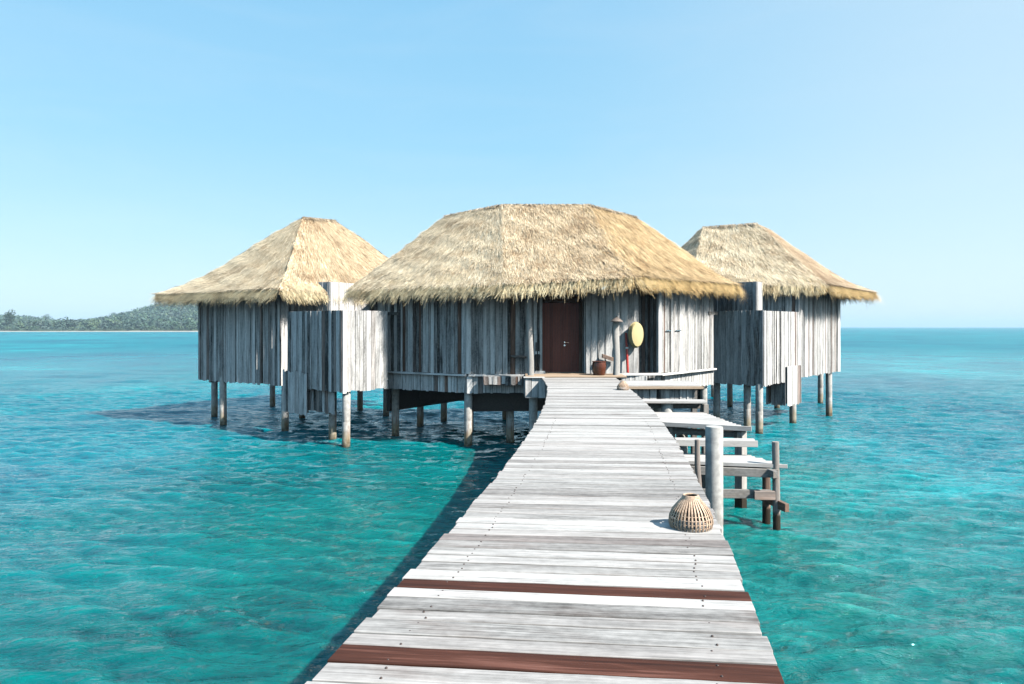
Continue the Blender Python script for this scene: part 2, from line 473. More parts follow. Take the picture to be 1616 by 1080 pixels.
    nb = bump(n, l, b1.outputs[0], 1.0, 0.15, nb)
    nb = bump(n, l, fine2.outputs[0], 1.0, 0.06, nb)
    l.new(nb, p.inputs["Normal"])
    o = raw_mesh("water", v, f, m, smooth=True)
    ca = o.data.attributes.new("crest", 'FLOAT', 'POINT'); ca.data.foreach_set("value", (CR / 2.0).astype(np.float32).ravel())
    tag(o, "turquoise sea with small choppy waves around the huts", "sea", kind="structure")
build_water()

# ------------------------------------------------------------------ plank walls
def wall(mb, p0, p1, z0, z1, wmin=0.08, wmax=0.17, ragged=0.05, tint=(0.25, 0.95), brown_p=0.06, back=True, top_rag=0.0,
         depth=0.03, dark_p=0.12, z0b=None, batten=0.22):
    """vertical boards from plan point p0 to p1; outward side is to the right of p0->p1 (towards the viewer).
    Boards sit in front of a thin dark backing."""
    p0 = Vector((p0[0], p0[1], 0)); p1 = Vector((p1[0], p1[1], 0))
    L = (p1 - p0).length; d = (p1 - p0) / L
    nrm = Vector((d.y, -d.x, 0))
    z0b = z0 if z0b is None else z0b
    s_ = 0.0
    while s_ < L - 0.01:
        w = min(random.uniform(wmin, wmax), L - s_)
        if L - s_ - w < 0.05: w = L - s_
        zz = z0 + (z0b - z0) * (s_ / L)
        off = random.uniform(0.012, depth)
        t = random.uniform(*tint)
        if random.random() < dark_p: t = random.uniform(0.0, 0.2)
        b = 0.0
        if random.random() < brown_p: b = random.uniform(0.5, 1.0)
        elif random.random() < 0.25: b = random.uniform(0.05, 0.3)
        c = p0 + d * (s_ + w / 2) + nrm * off
        tilt = d * random.uniform(-0.006, 0.006)
        a = c + tilt + Vector((0, 0, zz - random.uniform(-0.2, 1) * ragged))
        e = c - tilt + Vector((0, 0, z1 + random.uniform(-top_rag, top_rag)))
        mb.plank(a, e, d, nrm, w - random.choice((0.005, 0.008, 0.014, 0.022)), 0.026, t, b, 2, 0.002)
        if random.random() < batten:        # cover batten over a joint
            a2 = a + d * (w / 2) + nrm * 0.018; e2 = e + d * (w / 2) + nrm * 0.018
            mb.plank(a2, e2, d, nrm, random.uniform(0.03, 0.05), 0.02, random.uniform(0.3, 1.0), 0.0, 1, 0.0)
        s_ += w
    if back:
        c0 = p0 - nrm * 0.03; c1 = p1 - nrm * 0.03
        zb = max(z0, z0b) + 0.06
        mb.quadbox([[c0 + Vector((0, 0, zb)), c1 + Vector((0, 0, zb)), c1 - nrm * 0.03 + Vector((0, 0, zb)), c0 - nrm * 0.03 + Vector((0, 0, zb))],
                    [c0 + Vector((0, 0, z1 - 0.03)), c1 + Vector((0, 0, z1 - 0.03)), c1 - nrm * 0.03 + Vector((0, 0, z1 - 0.03)), c0 - nrm * 0.03 + Vector((0, 0, z1 - 0.03))]], 1)

def make_wall(name, parent, p0, p1, z0, z1, label=None, **kw):
    mb = MB(); wall(mb, p0, p1, z0, z1, **kw)
    o = mb.build(name, [M_WALL, M_DARK], parent)
    if label: o["label"] = label
    return o

def trim(name, parent, a, b, w, th, side, up, mat=None, tint=0.9, brown=0.0, seg=4):
    mb = MB(); mb.plank(a, b, side, up, w, th, tint, brown, seg, 0.003)
    return mb.build(name, mat or M_WALL, parent, bevel=0.004)

PILE_ME = {}
def pile(parent, x, y, ztop, r=0.135, name="pile"):
    key = (round(ztop, 2), r)
    if key not in PILE_ME or True:
        mb = MB()
        zs = [-1.6, -0.6, 0, 0.3, 0.6, 0.82, 0.84, 0.86, 1.2, ztop - 0.02, ztop]
        zs = sorted(z for z in zs if z <= ztop)
        rr = [r * (1.0 if abs(z - 0.84) > 0.01 else 0.96) * (1 if z < ztop else 0.94) for z in zs]
        lean = random.uniform(-0.012, 0.012)
        mb.tube([(x + lean * (z - ztop), y, z) for z in zs], rr, 20, 0.6, 0, 0, 0.012)
        return mb.build(name, M_PILE, parent, smooth=True)

# ------------------------------------------------------------------ thatch
PAL = {
    'pale': ((0.673, 0.540, 0.355), (0.948, 0.820, 0.600)),
    'tan': ((0.550, 0.400, 0.243), (0.877, 0.710, 0.486)),
    'brown': ((0.469, 0.335, 0.214), (0.775, 0.610, 0.418)),
    'gold': ((0.571, 0.390, 0.194), (0.877, 0.660, 0.389)),
    'fringe': ((0.714, 0.550, 0.301), (0.950, 0.840, 0.564)),
    'fringegold': ((0.612, 0.400, 0.156), (0.918, 0.680, 0.340)),
}
def patch_points(face, u, v, sag):
    a, b, c, d = (np.asarray(q, float) for q in face)     # eave a->b, ridge d->c (d above a)
    lo = a[None] * (1 - u[:, None]) + b[None] * u[:, None]
    hi = d[None] * (1 - u[:, None]) + c[None] * u[:, None]
    P = lo * (1 - v[:, None]) + hi * v[:, None]
    dz = hi[:, 2] - lo[:, 2]
    bell = 6.75 * v * (1 - v) ** 2
    puff = 0.035 * np.sin(P[:, 0] * 1.7 + P[:, 1] * 0.9) * np.sin(P[:, 1] * 1.9 - P[:, 2] * 1.3) + \
           0.020 * np.sin(P[:, 0] * 5.1 + P[:, 2] * 4.0 + P[:, 1] * 3.1)
    P[:, 2] += -sag * dz * bell + puff * np.minimum(1, v * 6)
    return P

def thatch(hut, faces, thick=0.30, dens=760):
    """faces: list of (a,b,c,d, sag, palette, fringe palette or None). Builds roof shell + straw in one mesh and the eave fringe as its child."""
    loc = np.array(hut.location)
    V = []; F = []; K = []; nv = 0
    FV = []; FF = []; FK = []; fn = 0
    rng = np.random.default_rng(abs(hash(hut.name)) % 1000 if False else len(hut.name) + int(abs(loc[0]) * 10))
    def blades(base, d, nrm, length, width, lift0, lift1, names, which, bend=None, mul=None):
        n = len(base)
        side = np.cross(d, nrm); side /= np.linalg.norm(side, axis=1)[:, None] + 1e-9
        w = width[:, None] * side
        b0 = base + nrm * lift0[:, None]
        tip = base + d * length[:, None] + nrm * lift1[:, None]
        if bend is not None: tip[:, 2] -= bend
        q = np.stack([b0 - w, b0 + w, tip + w * 0.35, tip - w * 0.35], 1).reshape(-1, 3)
        t = rng.random(n)[:, None]
        A_ = np.array([PAL[k_][0] for k_ in names]); B_ = np.array([PAL[k_][1] for k_ in names])
        c = A_[which] * (1 - t) + B_[which] * t
        c = c * rng.uniform(0.72, 1.12, n)[:, None]
        if mul is not None: c = c * np.clip(1 + 0.085 * mul, 0.7, 1.2)[:, None]
        dk = rng.random(n) < 0.07
        c[dk] *= 0.55
        c4 = np.repeat(c, 4, 0).reshape(n, 4, 3)
        f = np.arange(n * 4).reshape(n, 4)
        return q, f, c4.reshape(-1, 3)
    def choose(u, width, mine, prv, nxt):
        names = [mine, prv or mine, nxt or mine]
        w = np.zeros(len(u), int); r = rng.random(len(u))
        w[r < 0.5 * np.exp(-u * width / 0.55)] = 1
        w[r < 0.5 * np.exp(-(1 - u) * width / 0.55)] = 2
        return names, w
    for fi, (a, b, c, d, sag, pal, fpal) in enumerate(faces):
        face = (a, b, c, d)
        pv = faces[fi - 1] if fi and faces[fi - 1][1] == a else None
        nx_ = faces[fi + 1] if fi + 1 < len(faces) and faces[fi + 1][0] == b else None
        # shell, upper and lower skin
        nu, nvv = 30, 16
        uu, vv = np.meshgrid(np.linspace(0, 1, nu), np.linspace(0, 1, nvv))
        P = patch_points(face, uu.ravel(), vv.ravel(), sag)
        idx = np.arange(nu * nvv).reshape(nvv, nu)
        f = np.stack([idx[:-1, :-1], idx[:-1, 1:], idx[1:, 1:], idx[1:, :-1]], -1).reshape(-1, 4)
        ca = np.array(PAL[pal][0]) * 0.62
        V.append(P); F.append(f + nv); K.append(np.tile(ca, (len(P), 1))); nv += len(P)
        Q = P.copy(); Q[:, 2] -= thick * 0.8
        V.append(Q); F.append(f[:, ::-1] + nv); K.append(np.tile(ca * 0.6, (len(Q), 1))); nv += len(Q)
        # closing strip along the eave
        e = np.concatenate([P[:nu], Q[:nu]])
        i = np.arange(nu - 1)
        f = np.stack([i, i + nu, i + nu + 1, i + 1], -1)
        V.append(e); F.append(f + nv); K.append(np.tile(ca * 0.8, (len(e), 1))); nv += len(e)
        # straw on the slope
        A, B, Cc, D = (np.asarray(q, float) for q in face)
        le = np.linalg.norm(B - A); lr = np.linalg.norm(Cc - D); hs = np.linalg.norm((Cc + D) / 2 - (A + B) / 2)
        area = (le + lr) / 2 * hs
        n = int(area * dens)
        v = rng.random(n); u = rng.random(n)
        keep = rng.random(n) < (le * (1 - v) + lr * v) / max(le, lr)
        u, v = u[keep], v[keep]; n = len(u)
        P0 = patch_points(face, u, v, sag)
        P1 = patch_points(face, u, np.maximum(v - 0.01, -0.01), sag); P2 = patch_points(face, np.minimum(u + 0.01, 1.01), v, sag)
        dd = P1 - P0; dd /= np.linalg.norm(dd, axis=1)[:, None] + 1e-9
        ss = P2 - P0
        bad = np.linalg.norm(ss, axis=1) < 1e-4
        ss[bad] = (B - A)
        ss /= np.linalg.norm(ss, axis=1)[:, None]
        nn = np.cross(dd, ss); nn /= np.linalg.norm(nn, axis=1)[:, None] + 1e-9
        nn[nn[:, 2] < 0] *= -1
        ci = ((u * le / 0.16).astype(int) * 977 + (v * hs / 0.30).astype(int) * 131) % 4001
        tb = rng.normal(0, 1, (4001, 3))
        jd = dd + ss * (rng.normal(0, 0.13, n) + 0.07 * tb[ci, 0])[:, None]; jd /= np.linalg.norm(jd, axis=1)[:, None]
        ln = rng.uniform(0.20, 0.42, n); wd = rng.uniform(0.004, 0.010, n)
        l0 = rng.uniform(-0.03, 0.02, n); l1 = rng.uniform(0.01, 0.06, n) + np.clip(0.012 * tb[ci, 1], -0.02, 0.04)
        wild = rng.random(n) < 0.03
        l1[wild] += rng.uniform(0.02, 0.07, wild.sum())
        q, f, k = blades(P0, jd, nn, ln, wd, l0, l1, *choose(u, le, pal, pv and pv[5], nx_ and nx_[5]), mul=tb[ci, 2])
        V.append(q); F.append(f + nv); K.append(k); nv += len(q)
        # fringe at the eave
        if fpal:
            n = int(le * 1200)
            u = rng.random(n); v = rng.random(n) * 0.12
            v[rng.random(n) < 0.25] *= 0.2
            P0 = patch_points(face, u, v, sag)
            dn = (A + B) / 2 - (Cc + D) / 2; dn /= np.linalg.norm(dn)
            hor = dn.copy(); hor[2] = 0; hor /= np.linalg.norm(hor)
            al = (B - A) / le
            depth = rng.random(n) ** 1.3 * thick * 0.85
            P0[:, 2] -= depth * np.clip(1 - v / 0.06, 0.0, 1)
            cid = (u * le / 0.075).astype(int) * 3 + (v > 0.05).astype(int) + (v > 0.085).astype(int)
            tab = rng.normal(0, 1, (cid.max() + 1, 3))
            clump = 0.15 * tab[cid, 0]
            tuft = tab[cid, 1]
            lean = -0.22 if fpal == 'fringe' else 0.05
            drop = rng.uniform(0.45, 1.0, n)
            dv = hor[None] * (rng.uniform(0.5, 0.95, n) + 0.09 * tuft)[:, None] + np.array([0, 0, -1.0])[None] * drop[:, None] + \
                 al[None] * (rng.normal(lean, 0.16, n) + clump)[:, None]
            dv /= np.linalg.norm(dv, axis=1)[:, None]
            nn = np.cross(np.tile(al, (n, 1)), dv); nn /= np.linalg.norm(nn, axis=1)[:, None]
            nn[nn[:, 2] < 0] *= -1
            ln = rng.uniform(0.18, 0.52, n) * np.clip(1 + 0.15 * tab[cid, 2], 0.5, 1.5)
            wd = rng.uniform(0.003, 0.007, n)
            q, f, k = blades(P0, dv, nn, ln, wd, np.zeros(n), rng.uniform(-0.02, 0.04, n), *choose(u, le, fpal, pv and pv[6], nx_ and nx_[6]), bend=rng.uniform(0, 0.07, n))
            FV.append(q); FF.append(f + fn); FK.append(k); fn += len(q)
    # ridge and hip caps of loose straw
    o = raw_mesh("roof", np.concatenate(V), np.concatenate(F), M_STRAW, np.concatenate(K), hut, loc)
    fr = raw_mesh("eave_fringe", np.concatenate(FV), np.concatenate(FF), M_STRAW, np.concatenate(FK), o, loc)
    return o, fr

def ridge_cap(roof, loc, pts, col=(0.46, 0.36, 0.25), wdt=0.16, n_per=260, spread=0.35):
    """a course of straw folded over a ridge or hip line."""
    rng = np.random.default_rng(3 + len(pts))
    Vs = []; Ks = []; Fs = []; nv = 0
    for a, b in zip(pts[:-1], pts[1:]):
        a = np.array(a, float); b = np.array(b, float); L = np.linalg.norm(b - a)
        n = int(L * n_per); t = rng.random(n)
        base = a[None] * (1 - t[:, None]) + b[None] * t[:, None]
        al = (b - a) / L
        sd_ = np.cross(al, (0, 0, 1.0)); sd_ /= np.linalg.norm(sd_)
        sg = rng.choice((-1, 1), n)
        base = base + sd_[None] * rng.normal(0, wdt * 0.25, n)[:, None] + np.array([0, 0, 1.0])[None] * rng.uniform(0.0, 0.05, n)[:, None]
        dv = sd_[None] * sg[:, None] * rng.uniform(0.3, 1.0, n)[:, None] + al[None] * rng.normal(0, spread, n)[:, None] + np.array([0, 0, -1.0])[None] * rng.uniform(0.3, 0.7, n)[:, None]
        dv /= np.linalg.norm(dv, axis=1)[:, None]
        w = np.cross(dv, (0, 0, 1.0)); w /= np.linalg.norm(w, axis=1)[:, None]; w *= rng.uniform(0.006, 0.014, n)[:, None]
        tip = base + dv * rng.uniform(0.12, 0.32, n)[:, None]
        q = np.stack([base - w, base + w, tip + w * 0.4, tip - w * 0.4], 1).reshape(-1, 3)
        c = np.repeat(np.array(col)[None] * rng.uniform(0.7, 1.6, n)[:, None], 4, 0)
        Vs.append(q); Ks.append(c); Fs.append(np.arange(n * 4).reshape(n, 4) + nv); nv += n * 4
    return raw_mesh("ridge_cap", np.concatenate(Vs), np.concatenate(Fs), M_STRAW, np.concatenate(Ks), roof, loc)

# ================================================================== MIDDLE HUT
SK = 1.80                                              # underside of the skirts
hut = thing("thatched_hut", "large middle thatched hut with the red-brown door at the end of the walkway", "hut", (1.5, 24.5, 0),
            "thatched huts on stilts")
A0 = (-4.95, 24.75); B0 = (-1.5, 22.76); DL = (0.99, 22.80); DR = (2.46, 22.80); RE = (4.21, 22.80)
C0 = (4.90, 23.05); D0 = (7.72, 26.20)
WT = 5.25
make_wall("wall", hut, A0, B0, DECK + 0.03, WT, tint=(0.2, 1.0), dark_p=0.2, brown_p=0.1)
make_wall("wall", hut, B0, DL, DECK + 0.03, WT, tint=(0.2, 1.0), dark_p=0.2, brown_p=0.12, wmin=0.10, wmax=0.2)
make_wall("wall", hut, DR, RE, DECK + 0.03, WT, tint=(0.5, 1.0), dark_p=0.04, brown_p=0.0, wmin=0.14, wmax=0.26)
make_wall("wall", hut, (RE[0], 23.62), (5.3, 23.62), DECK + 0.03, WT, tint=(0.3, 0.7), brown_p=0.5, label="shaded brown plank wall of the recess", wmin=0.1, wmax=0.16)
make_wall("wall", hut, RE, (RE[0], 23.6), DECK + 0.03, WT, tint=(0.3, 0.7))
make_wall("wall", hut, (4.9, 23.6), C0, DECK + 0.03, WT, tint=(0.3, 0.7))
make_wall("wall", hut, C0, D0, DECK + 0.03, WT + 0.05, batten=0.0, tint=(0.38, 0.85), dark_p=0.03, brown_p=0.02, wmin=0.10, wmax=0.16)
# hidden back walls keep the hut closed from the side
make_wall("wall", hut, D0, (3.6, 29.6), SK, WT)
make_wall("wall", hut, (3.6, 29.6), (-2.2, 29.2), SK, WT)
make_wall("wall", hut, (-2.2, 29.2), A0, SK, WT)
# door recess
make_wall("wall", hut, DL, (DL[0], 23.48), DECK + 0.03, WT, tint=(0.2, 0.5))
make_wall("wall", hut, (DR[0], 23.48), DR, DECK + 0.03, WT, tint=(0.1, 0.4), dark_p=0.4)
mb = MB()
x = 1.02
while x < 2.29:
    w = min(0.092, 2.295 - x)
    mb.plank((x + w / 2, 23.40, DECK + 0.03), (x + w / 2, 23.40, DECK + 2.42), (1, 0, 0), (0, -1, 0), w - 0.008, 0.03, random.uniform(0.3, 0.75), 0, 1)
    x += w
mb.prism([(1.02, 23.425), (2.295, 23.425), (2.295, 23.46), (1.02, 23.46)], DECK + 0.02, DECK + 2.42, 1)
door = mb.build("door", [M_DOOR, M_DARK], hut); door["label"] = "red-brown door of narrow vertical boards"
mb = MB()
mb.tube([(1.80, 23.40, 3.47), (1.80, 23.34, 3.47)], 0.026, 12)
mb.tube([(1.80, 23.345, 3.47), (1.86, 23.34, 3.465), (1.945, 23.34, 3.46)], 0.011, 8)
mb.tube([(1.80, 23.40, 3.365), (1.80, 23.375, 3.365)], 0.03, 14)
mb.build("handle", M_STEEL, door, smooth=True)
mb = MB()
mb.plank((2.385, 23.44, DECK + 0.02), (2.385, 23.44, WT - 0.05), (1, 0, 0), (0, -1, 0), 0.17, 0.06, 0.1, 0.6)
mb.plank((1.0, 23.44, DECK + 2.55), (2.3, 23.44, DECK + 2.55), (0, 0, 1), (0, -1, 0), 0.24, 0.06, 0.1, 0.6)
mb.build("door_frame", M_BEAM, hut)
trim("door_trim", hut, (0.965, 22.765, DECK + 0.02), (0.965, 22.765, 5.0), 0.085, 0.035, (1, 0, 0), (0, -1, 0), tint=0.85)
trim("threshold", hut, (0.72, 22.70, DECK + 0.13), (1.10, 22.70, DECK + 0.13), 0.16, 0.11, (0, 1, 0), (0, 0, 1), tint=0.8)
# corner boards
def corner_board(parent, p, d, z0, z1, w=0.15, tint=0.95, nrm=None):
    d = Vector((d[0], d[1], 0)).normalized(); nn = Vector((d.y, -d.x, 0))
    q = Vector((p[0], p[1], 0)) + d * (w / 2) + nn * 0.062
    return trim("corner_board", parent, q + Vector((0, 0, z0)), q + Vector((0, 0, z1)), w, 0.028, d, nn, tint=tint)
uL = Vector((0.866, -0.5, 0)); nL = Vector((-0.5, -0.866, 0))
u2 = Vector((D0[0] - C0[0], D0[1] - C0[1], 0)).normalized(); n2 = Vector((u2.y, -u2.x, 0))
corner_board(hut, (B0[0] - 0.02, B0[1]), (1, 0.0), DECK + 0.03, WT, 0.16)
corner_board(hut, (C0[0], C0[1]), u2, DECK + 0.03, WT, 0.15)
# skirt under the floor
make_wall("skirt", hut, A0, B0, SK, DECK - 0.05, tint=(0.6, 1.0), brown_p=0.2, dark_p=0.03, ragged=0.03)
make_wall("skirt", hut, B0, (0.45, 22.80), SK, DECK - 0.05, tint=(0.55, 0.95), brown_p=0.06, dark_p=0.04, ragged=0.04)
make_wall("skirt", hut, (3.35, 22.60), (4.45, 22.60), SK, DECK - 0.02, tint=(0.7, 1.0), dark_p=0.0, brown_p=0.0)
make_wall("skirt", hut, (4.45, 23.05), C0, SK, DECK - 0.02, tint=(0.2, 0.5))
make_wall("skirt", hut, C0, D0, SK, DECK - 0.04, tint=(0.6, 1.0), dark_p=0.02, brown_p=0.02, wmin=0.1, wmax=0.15)
def girder(parent, a, b, z0, z1):  # beams added under the huts and hung low to block sky light
    mb = MB(); d = (Vector(b) - Vector(a)).normalized(); nn = Vector((-d.y, d.x))
    mb.plank((a[0], a[1], z1), (b[0], b[1], z1), (nn.x, nn.y, 0), (0, 0, 1), 0.16, z1 - z0, 0.15, 0.3, 3, 0.004)
    return mb.build("girder", M_FLOOR, parent)
for a_, b_ in (((-2.3, 29.0), (3.6, 29.4)), ((-4.6, 25.4), (-2.3, 29.0)), ((3.6, 29.4), (7.4, 26.3)), ((-3.6, 26.6), (5.6, 26.6)), ((-1.4, 23.3), (4.7, 23.5))):
    girder(hut, a_, b_, 0.86 if a_[1] > 28 or b_[1] > 28 else 1.12, 2.08)
zc = Vector((0, 0, 1))
def ledge(parent, p, q, z, w=0.17, out=0.05):
    p = Vector((p[0], p[1], z)); q = Vector((q[0], q[1], z)); d = (q - p).normalized(); nn = Vector((d.y, -d.x, 0))
    return trim("ledge", parent, p + nn * out, q + nn * out, w, 0.06, nn, (0, 0, 1), tint=1.0)
ledge(hut, A0, B0, DECK + 0.015)
ledge(hut, (B0[0] + 0.05, B0[1]), (0.42, 22.80), DECK + 0.013)
ledge(hut, (3.35, 22.66), (4.95, 22.85), DECK + 0.05, 0.30, 0.06)
ledge(hut, (4.93, 22.95), D0, DECK + 0.015, 0.2)
corner_board(hut, (B0[0] + 0.0, B0[1] - 0.012), (1, 0), SK - 0.02, DECK - 0.05, 0.17, 1.0)
# box ledge under the front wall
mb = MB(); wall(mb, (-0.93, 22.40), (0.30, 22.40), 2.12, DECK - 0.03, tint=(0.3, 0.8), brown_p=0.2)
wall(mb, (-0.93, 22.72), (-0.93, 22.42), 2.12, DECK - 0.03, tint=(0.2, 0.5)); wall(mb, (0.30, 22.42), (0.30, 22.72), 2.12, DECK - 0.03, tint=(0.3, 0.5))
mb.prism([(-0.93, 22.40), (0.30, 22.40), (0.30, 22.70), (-0.93, 22.70)], DECK - 0.035, DECK - 0.005, 0, 0.4)  # eave shade put into the top's darker tone
mb.build("ledge_box", [M_WALL, M_DARK], hut)
# porch
mb = MB()
y = 21.42
while y < 23.40:
    w = random.uniform(0.13, 0.17)
    x0 = 0.42 if y < 22.62 else 1.02
    x1 = 3.62 if y < 22.62 else 2.45
    mb.plank((x0 + random.uniform(-0.02, 0.02), y + w / 2, DECK + 0.045), (x1 + random.uniform(-0.02, 0.02), y + w / 2, DECK + 0.045), (0, 1, 0), (0, 0, 1), w - 0.006, 0.04,
             random.uniform(0.45, 0.95), 0.0, 3, 0.002)
    y += w
o = mb.build("porch_floor", M_PORCH, hut, bevel=0.004); o["label"] = "warm brown porch boards, less weathered than the walkway"
make_wall("porch_skirt", hut, (0.42, 21.48), (1.25, 21.48), SK, DECK + 0.0, tint=(0.7, 1.0), dark_p=0.0, brown_p=0.0, wmin=0.16, wmax=0.3)
make_wall("porch_skirt", hut, (0.42, 22.62), (0.42, 21.5), SK, DECK + 0.0, tint=(0.3, 0.6))
trim("ledge", hut, (0.36, 21.46, DECK + 0.03), (1.02, 21.46, DECK + 0.03), 0.12, 0.035, (0, 1, 0), (0, 0, 1), tint=1.0)
mb = MB()
mb.prism([(A0[0] + .1, A0[1] + .1), (B0[0] + .05, B0[1] + .12), (0.5, 22.95), (0.5, 21.6), (3.5, 21.6), (3.5, 22.95), (4.4, 23.15), (C0[0], C0[1] + .12), (D0[0] - .12, D0[1] + .05), (3.6, 29.5), (-2.2, 29.1)], 2.10, 2.32, 0)
mb.build("floor", M_FLOOR, hut)
# porch posts: crooked driftwood trunks
mb = MB()
mb.tube([(0.60, 21.86, DECK + 0.04), (0.605, 21.85, 2.9), (0.575, 21.86, 3.5), (0.55, 21.88, 4.2), (0.535, 21.9, 5.15)], [0.10, 0.095, 0.10, 0.09, 0.085], 14, 0.85, 0.05, 0, 0.06)
o = mb.build("porch_post", M_BEAM, hut, smooth=True); o["label"] = "crooked pale driftwood post"
mb = MB()
mb.tube([(3.37, 22.05, DECK + 0.04), (3.38, 22.05, 3.0), (3.35, 22.06, 3.7), (3.37, 22.05, 4.4), (3.36, 22.06, 5.1)], [0.115, 0.105, 0.11, 0.10, 0.10], 14, 0.85, 0.0, 0, 0.05)
mb.build("porch_post", M_BEAM, hut, smooth=True)
mb = MB()
mb.plank((0.72, 22.74, 3.83), (0.81, 22.74, 3.83), (0, 0, 1), (0, -1, 0), 0.125, 0.02)
o = mb.build("doorbell_plate", M_PLATE, hut, bevel=0.004)
def shelf(pts, r):
    mb = MB(); mb.tube(pts, r, 9, 0.35, 0.3, 0, 0.15)
    return mb.build("driftwood_hook", M_BEAM, hut, smooth=True)
shelf([(-0.02, 22.74, 3.03), (0.12, 22.62, 3.0), (0.25, 22.60, 3.03), (0.40, 22.66, 2.99), (0.48, 22.74, 3.0)], [0.03, 0.05, 0.04, 0.05, 0.02])
mb = MB(); mb.plank((2.98, 22.60, 3.10), (3.42, 22.60, 2.97), (0, 1, 0), (0, 0, 1), 0.20, 0.13, 0.35, 0.5, 3, 0.01)
mb.build("driftwood_shelf", M_BEAM, hut, bevel=0.01)
for s0, s1 in ((0.50, 0.80), (1.15, 1.55)):
    a = Vector((C0[0], C0[1], 3.87)) + u2 * s0 + n2 * 0.075; b = Vector((C0[0], C0[1], 3.87)) + u2 * s1 + n2 * 0.075
    trim("hinge", hut, a, b, 0.035, 0.02, (0, 0, 1), n2, M_STEEL)
for x_, y_ in ((-1.47, 22.98), (-0.08, 23.7), (0.68, 21.95), (-3.66, 27.3), (-4.3, 25.2), (-2.9, 29.0), (-0.3, 29.2), (-1.6, 26.3),
               (4.9, 23.6), (7.35, 26.2), (3.4, 21.9), (5.6, 28.0), (3.5, 29.2), (1.8, 26.2), (4.6, 26.2)):
    pile(hut, x_, y_, 2.12, 0.135)
E1 = (-5.85, 24.4, 5.38); E2 = (-0.25, 21.2, 5.36); E3 = (3.78, 21.25, 5.60); E4 = (8.75, 26.3, 5.66); E5 = (3.77, 30.6, 5.2); E6 = (-2.6, 30.1, 5.2)
P1 = (-2.73, 27.5, 8.45); P2 = (-0.38, 25.9, 8.62); P3 = (2.93, 25.9, 8.62); P4 = (5.0, 27.4, 8.40)
roof, fr = thatch(hut, [
    (E1, E2, P2, P1, 0.02, 'pale', 'fringe'),
    (E2, E3, P3, P2, 0.05, 'tan', 'fringe'),
    (E3, E4, P4, P3, 0.07, 'gold', 'fringegold'),
    (E4, E5, P4, P4, 0.09, 'gold', 'fringegold'),
    (E6, E1, P1, P1, 0.02, 'tan', 'fringe'),
    (E5, E6, (1.2, 26.4, 8.5), (1.2, 26.4, 8.5), 0.05, 'brown', 'fringe'),
    (E6, E6, P1, P1, 0.05, 'brown', None),
], 0.32)
bk = raw_mesh("roof_back", np.array([E5, E6, P1, P2, P3, P4]), np.array([[0, 1, 2, 5], [5, 2, 3, 4]]), M_STRAW, np.tile((0.35, 0.25, 0.15), (6, 1)), roof, np.array(hut.location))
ridge_cap(roof, np.array(hut.location), [P1, P2, P3, P4])
ridge_cap(roof, np.array(hut.location), [P3, (3.0, 24.7, 7.35), (3.3, 23.2, 6.15), (3.72, 21.6, 5.78)], (0.22, 0.16, 0.10), 0.07, 120, 0.8)  # thin line of darker straw drawn down the crease
ridge_cap(roof, np.array(hut.location), [(-0.36, 25.2, 8.0), (-0.30, 23.8, 6.85), (-0.27, 22.2, 5.95)], (0.30, 0.22, 0.14), 0.08, 90, 0.8)  # the same darker line on the left crease

# ================================================================== LEFT HUT
lh = thing("thatched_hut", "smaller thatched hut on the left, its eave reaching out over open water", "hut", (-9.5, 29.5, 0), "thatched huts on stilts")
WL = (-13.05, 28.5); KL = (-8.72, 25.78); KR = (-4.6, 32.2); WB = (-9.0, 34.8)
make_wall("wall", lh, WL, KL, SK, 5.25, tint=(0.25, 1.0), dark_p=0.22, ragged=0.06)
make_wall("wall", lh, KL, KR, SK, 5.25, tint=(0.5, 0.95))
make_wall("wall", lh, KR, WB, SK, 5.25)
make_wall("wall", lh, WB, WL, SK, 5.25)
corner_board(lh, WL, (0.866, -0.5), SK, 5.2, 0.12, 0.5)
mb = MB(); mb.prism([(WL[0] + .1, WL[1] + .05), (KL[0], KL[1] + .12), (KR[0] - .1, KR[1]), (WB[0], WB[1] - .1)], 1.95, 2.15, 0); mb.build("floor", M_FLOOR, lh)
for a_, b_ in (((-8.9, 34.5), (-4.8, 32.2)), ((-12.7, 28.7), (-8.9, 34.5)), ((-10.6, 31.6), (-6.5, 29.2))):
    girder(lh, a_, b_, 1.66, 1.94)
# bath pod hanging on the front
BX = (-5.59, 22.46); BL = (-8.04, 24.52); BR = (-4.34, 23.56)
PT = 4.545
mb = MB(); wall(mb, BL, BX, SK + 0.05, PT, tint=(0.2, 0.9), dark_p=0.22, wmin=0.12, wmax=0.22)
mb.build("pod_wall", [M_WALL, M_DARK], lh)
mb = MB(); wall(mb, BX, BR, SK + 0.08, PT, tint=(0.38, 0.80), dark_p=0.0, brown_p=0.0, wmin=0.12, wmax=0.2, z0b=SK + 0.10)
mb.build("pod_wall", [M_WALL, M_DARK], lh)
make_wall("pod_wall", lh, (-7.9, 25.2), BL, SK + .05, PT)
make_wall("pod_wall", lh, BR, (-4.6, 24.3), SK + .1, PT)
mb = MB(); mb.prism([(BL[0] + .06, BL[1] + .08), (BX[0], BX[1] + .1), (BR[0] - .1, BR[1] + .1), (-4.4, 24.3), (-6.9, 25.4)], SK + .16, SK + .30, 0); mb.build("pod_floor", M_FLOOR, lh)
corner_board(lh, BX, (BR[0] - BX[0], BR[1] - BX[1]), SK, PT, 0.14, 1.0)
make_wall("lower_skirt", lh, (-8.26, 24.63), (-7.10, 23.655), 0.96, 2.42, tint=(0.45, 0.85), top_rag=0.06, brown_p=0.15, wmin=0.08, wmax=0.14)
make_wall("lower_skirt", lh, (-7.15, 24.02), (-5.97, 23.03), 1.08, 1.95, tint=(0.45, 0.8), wmin=0.12, wmax=0.2)
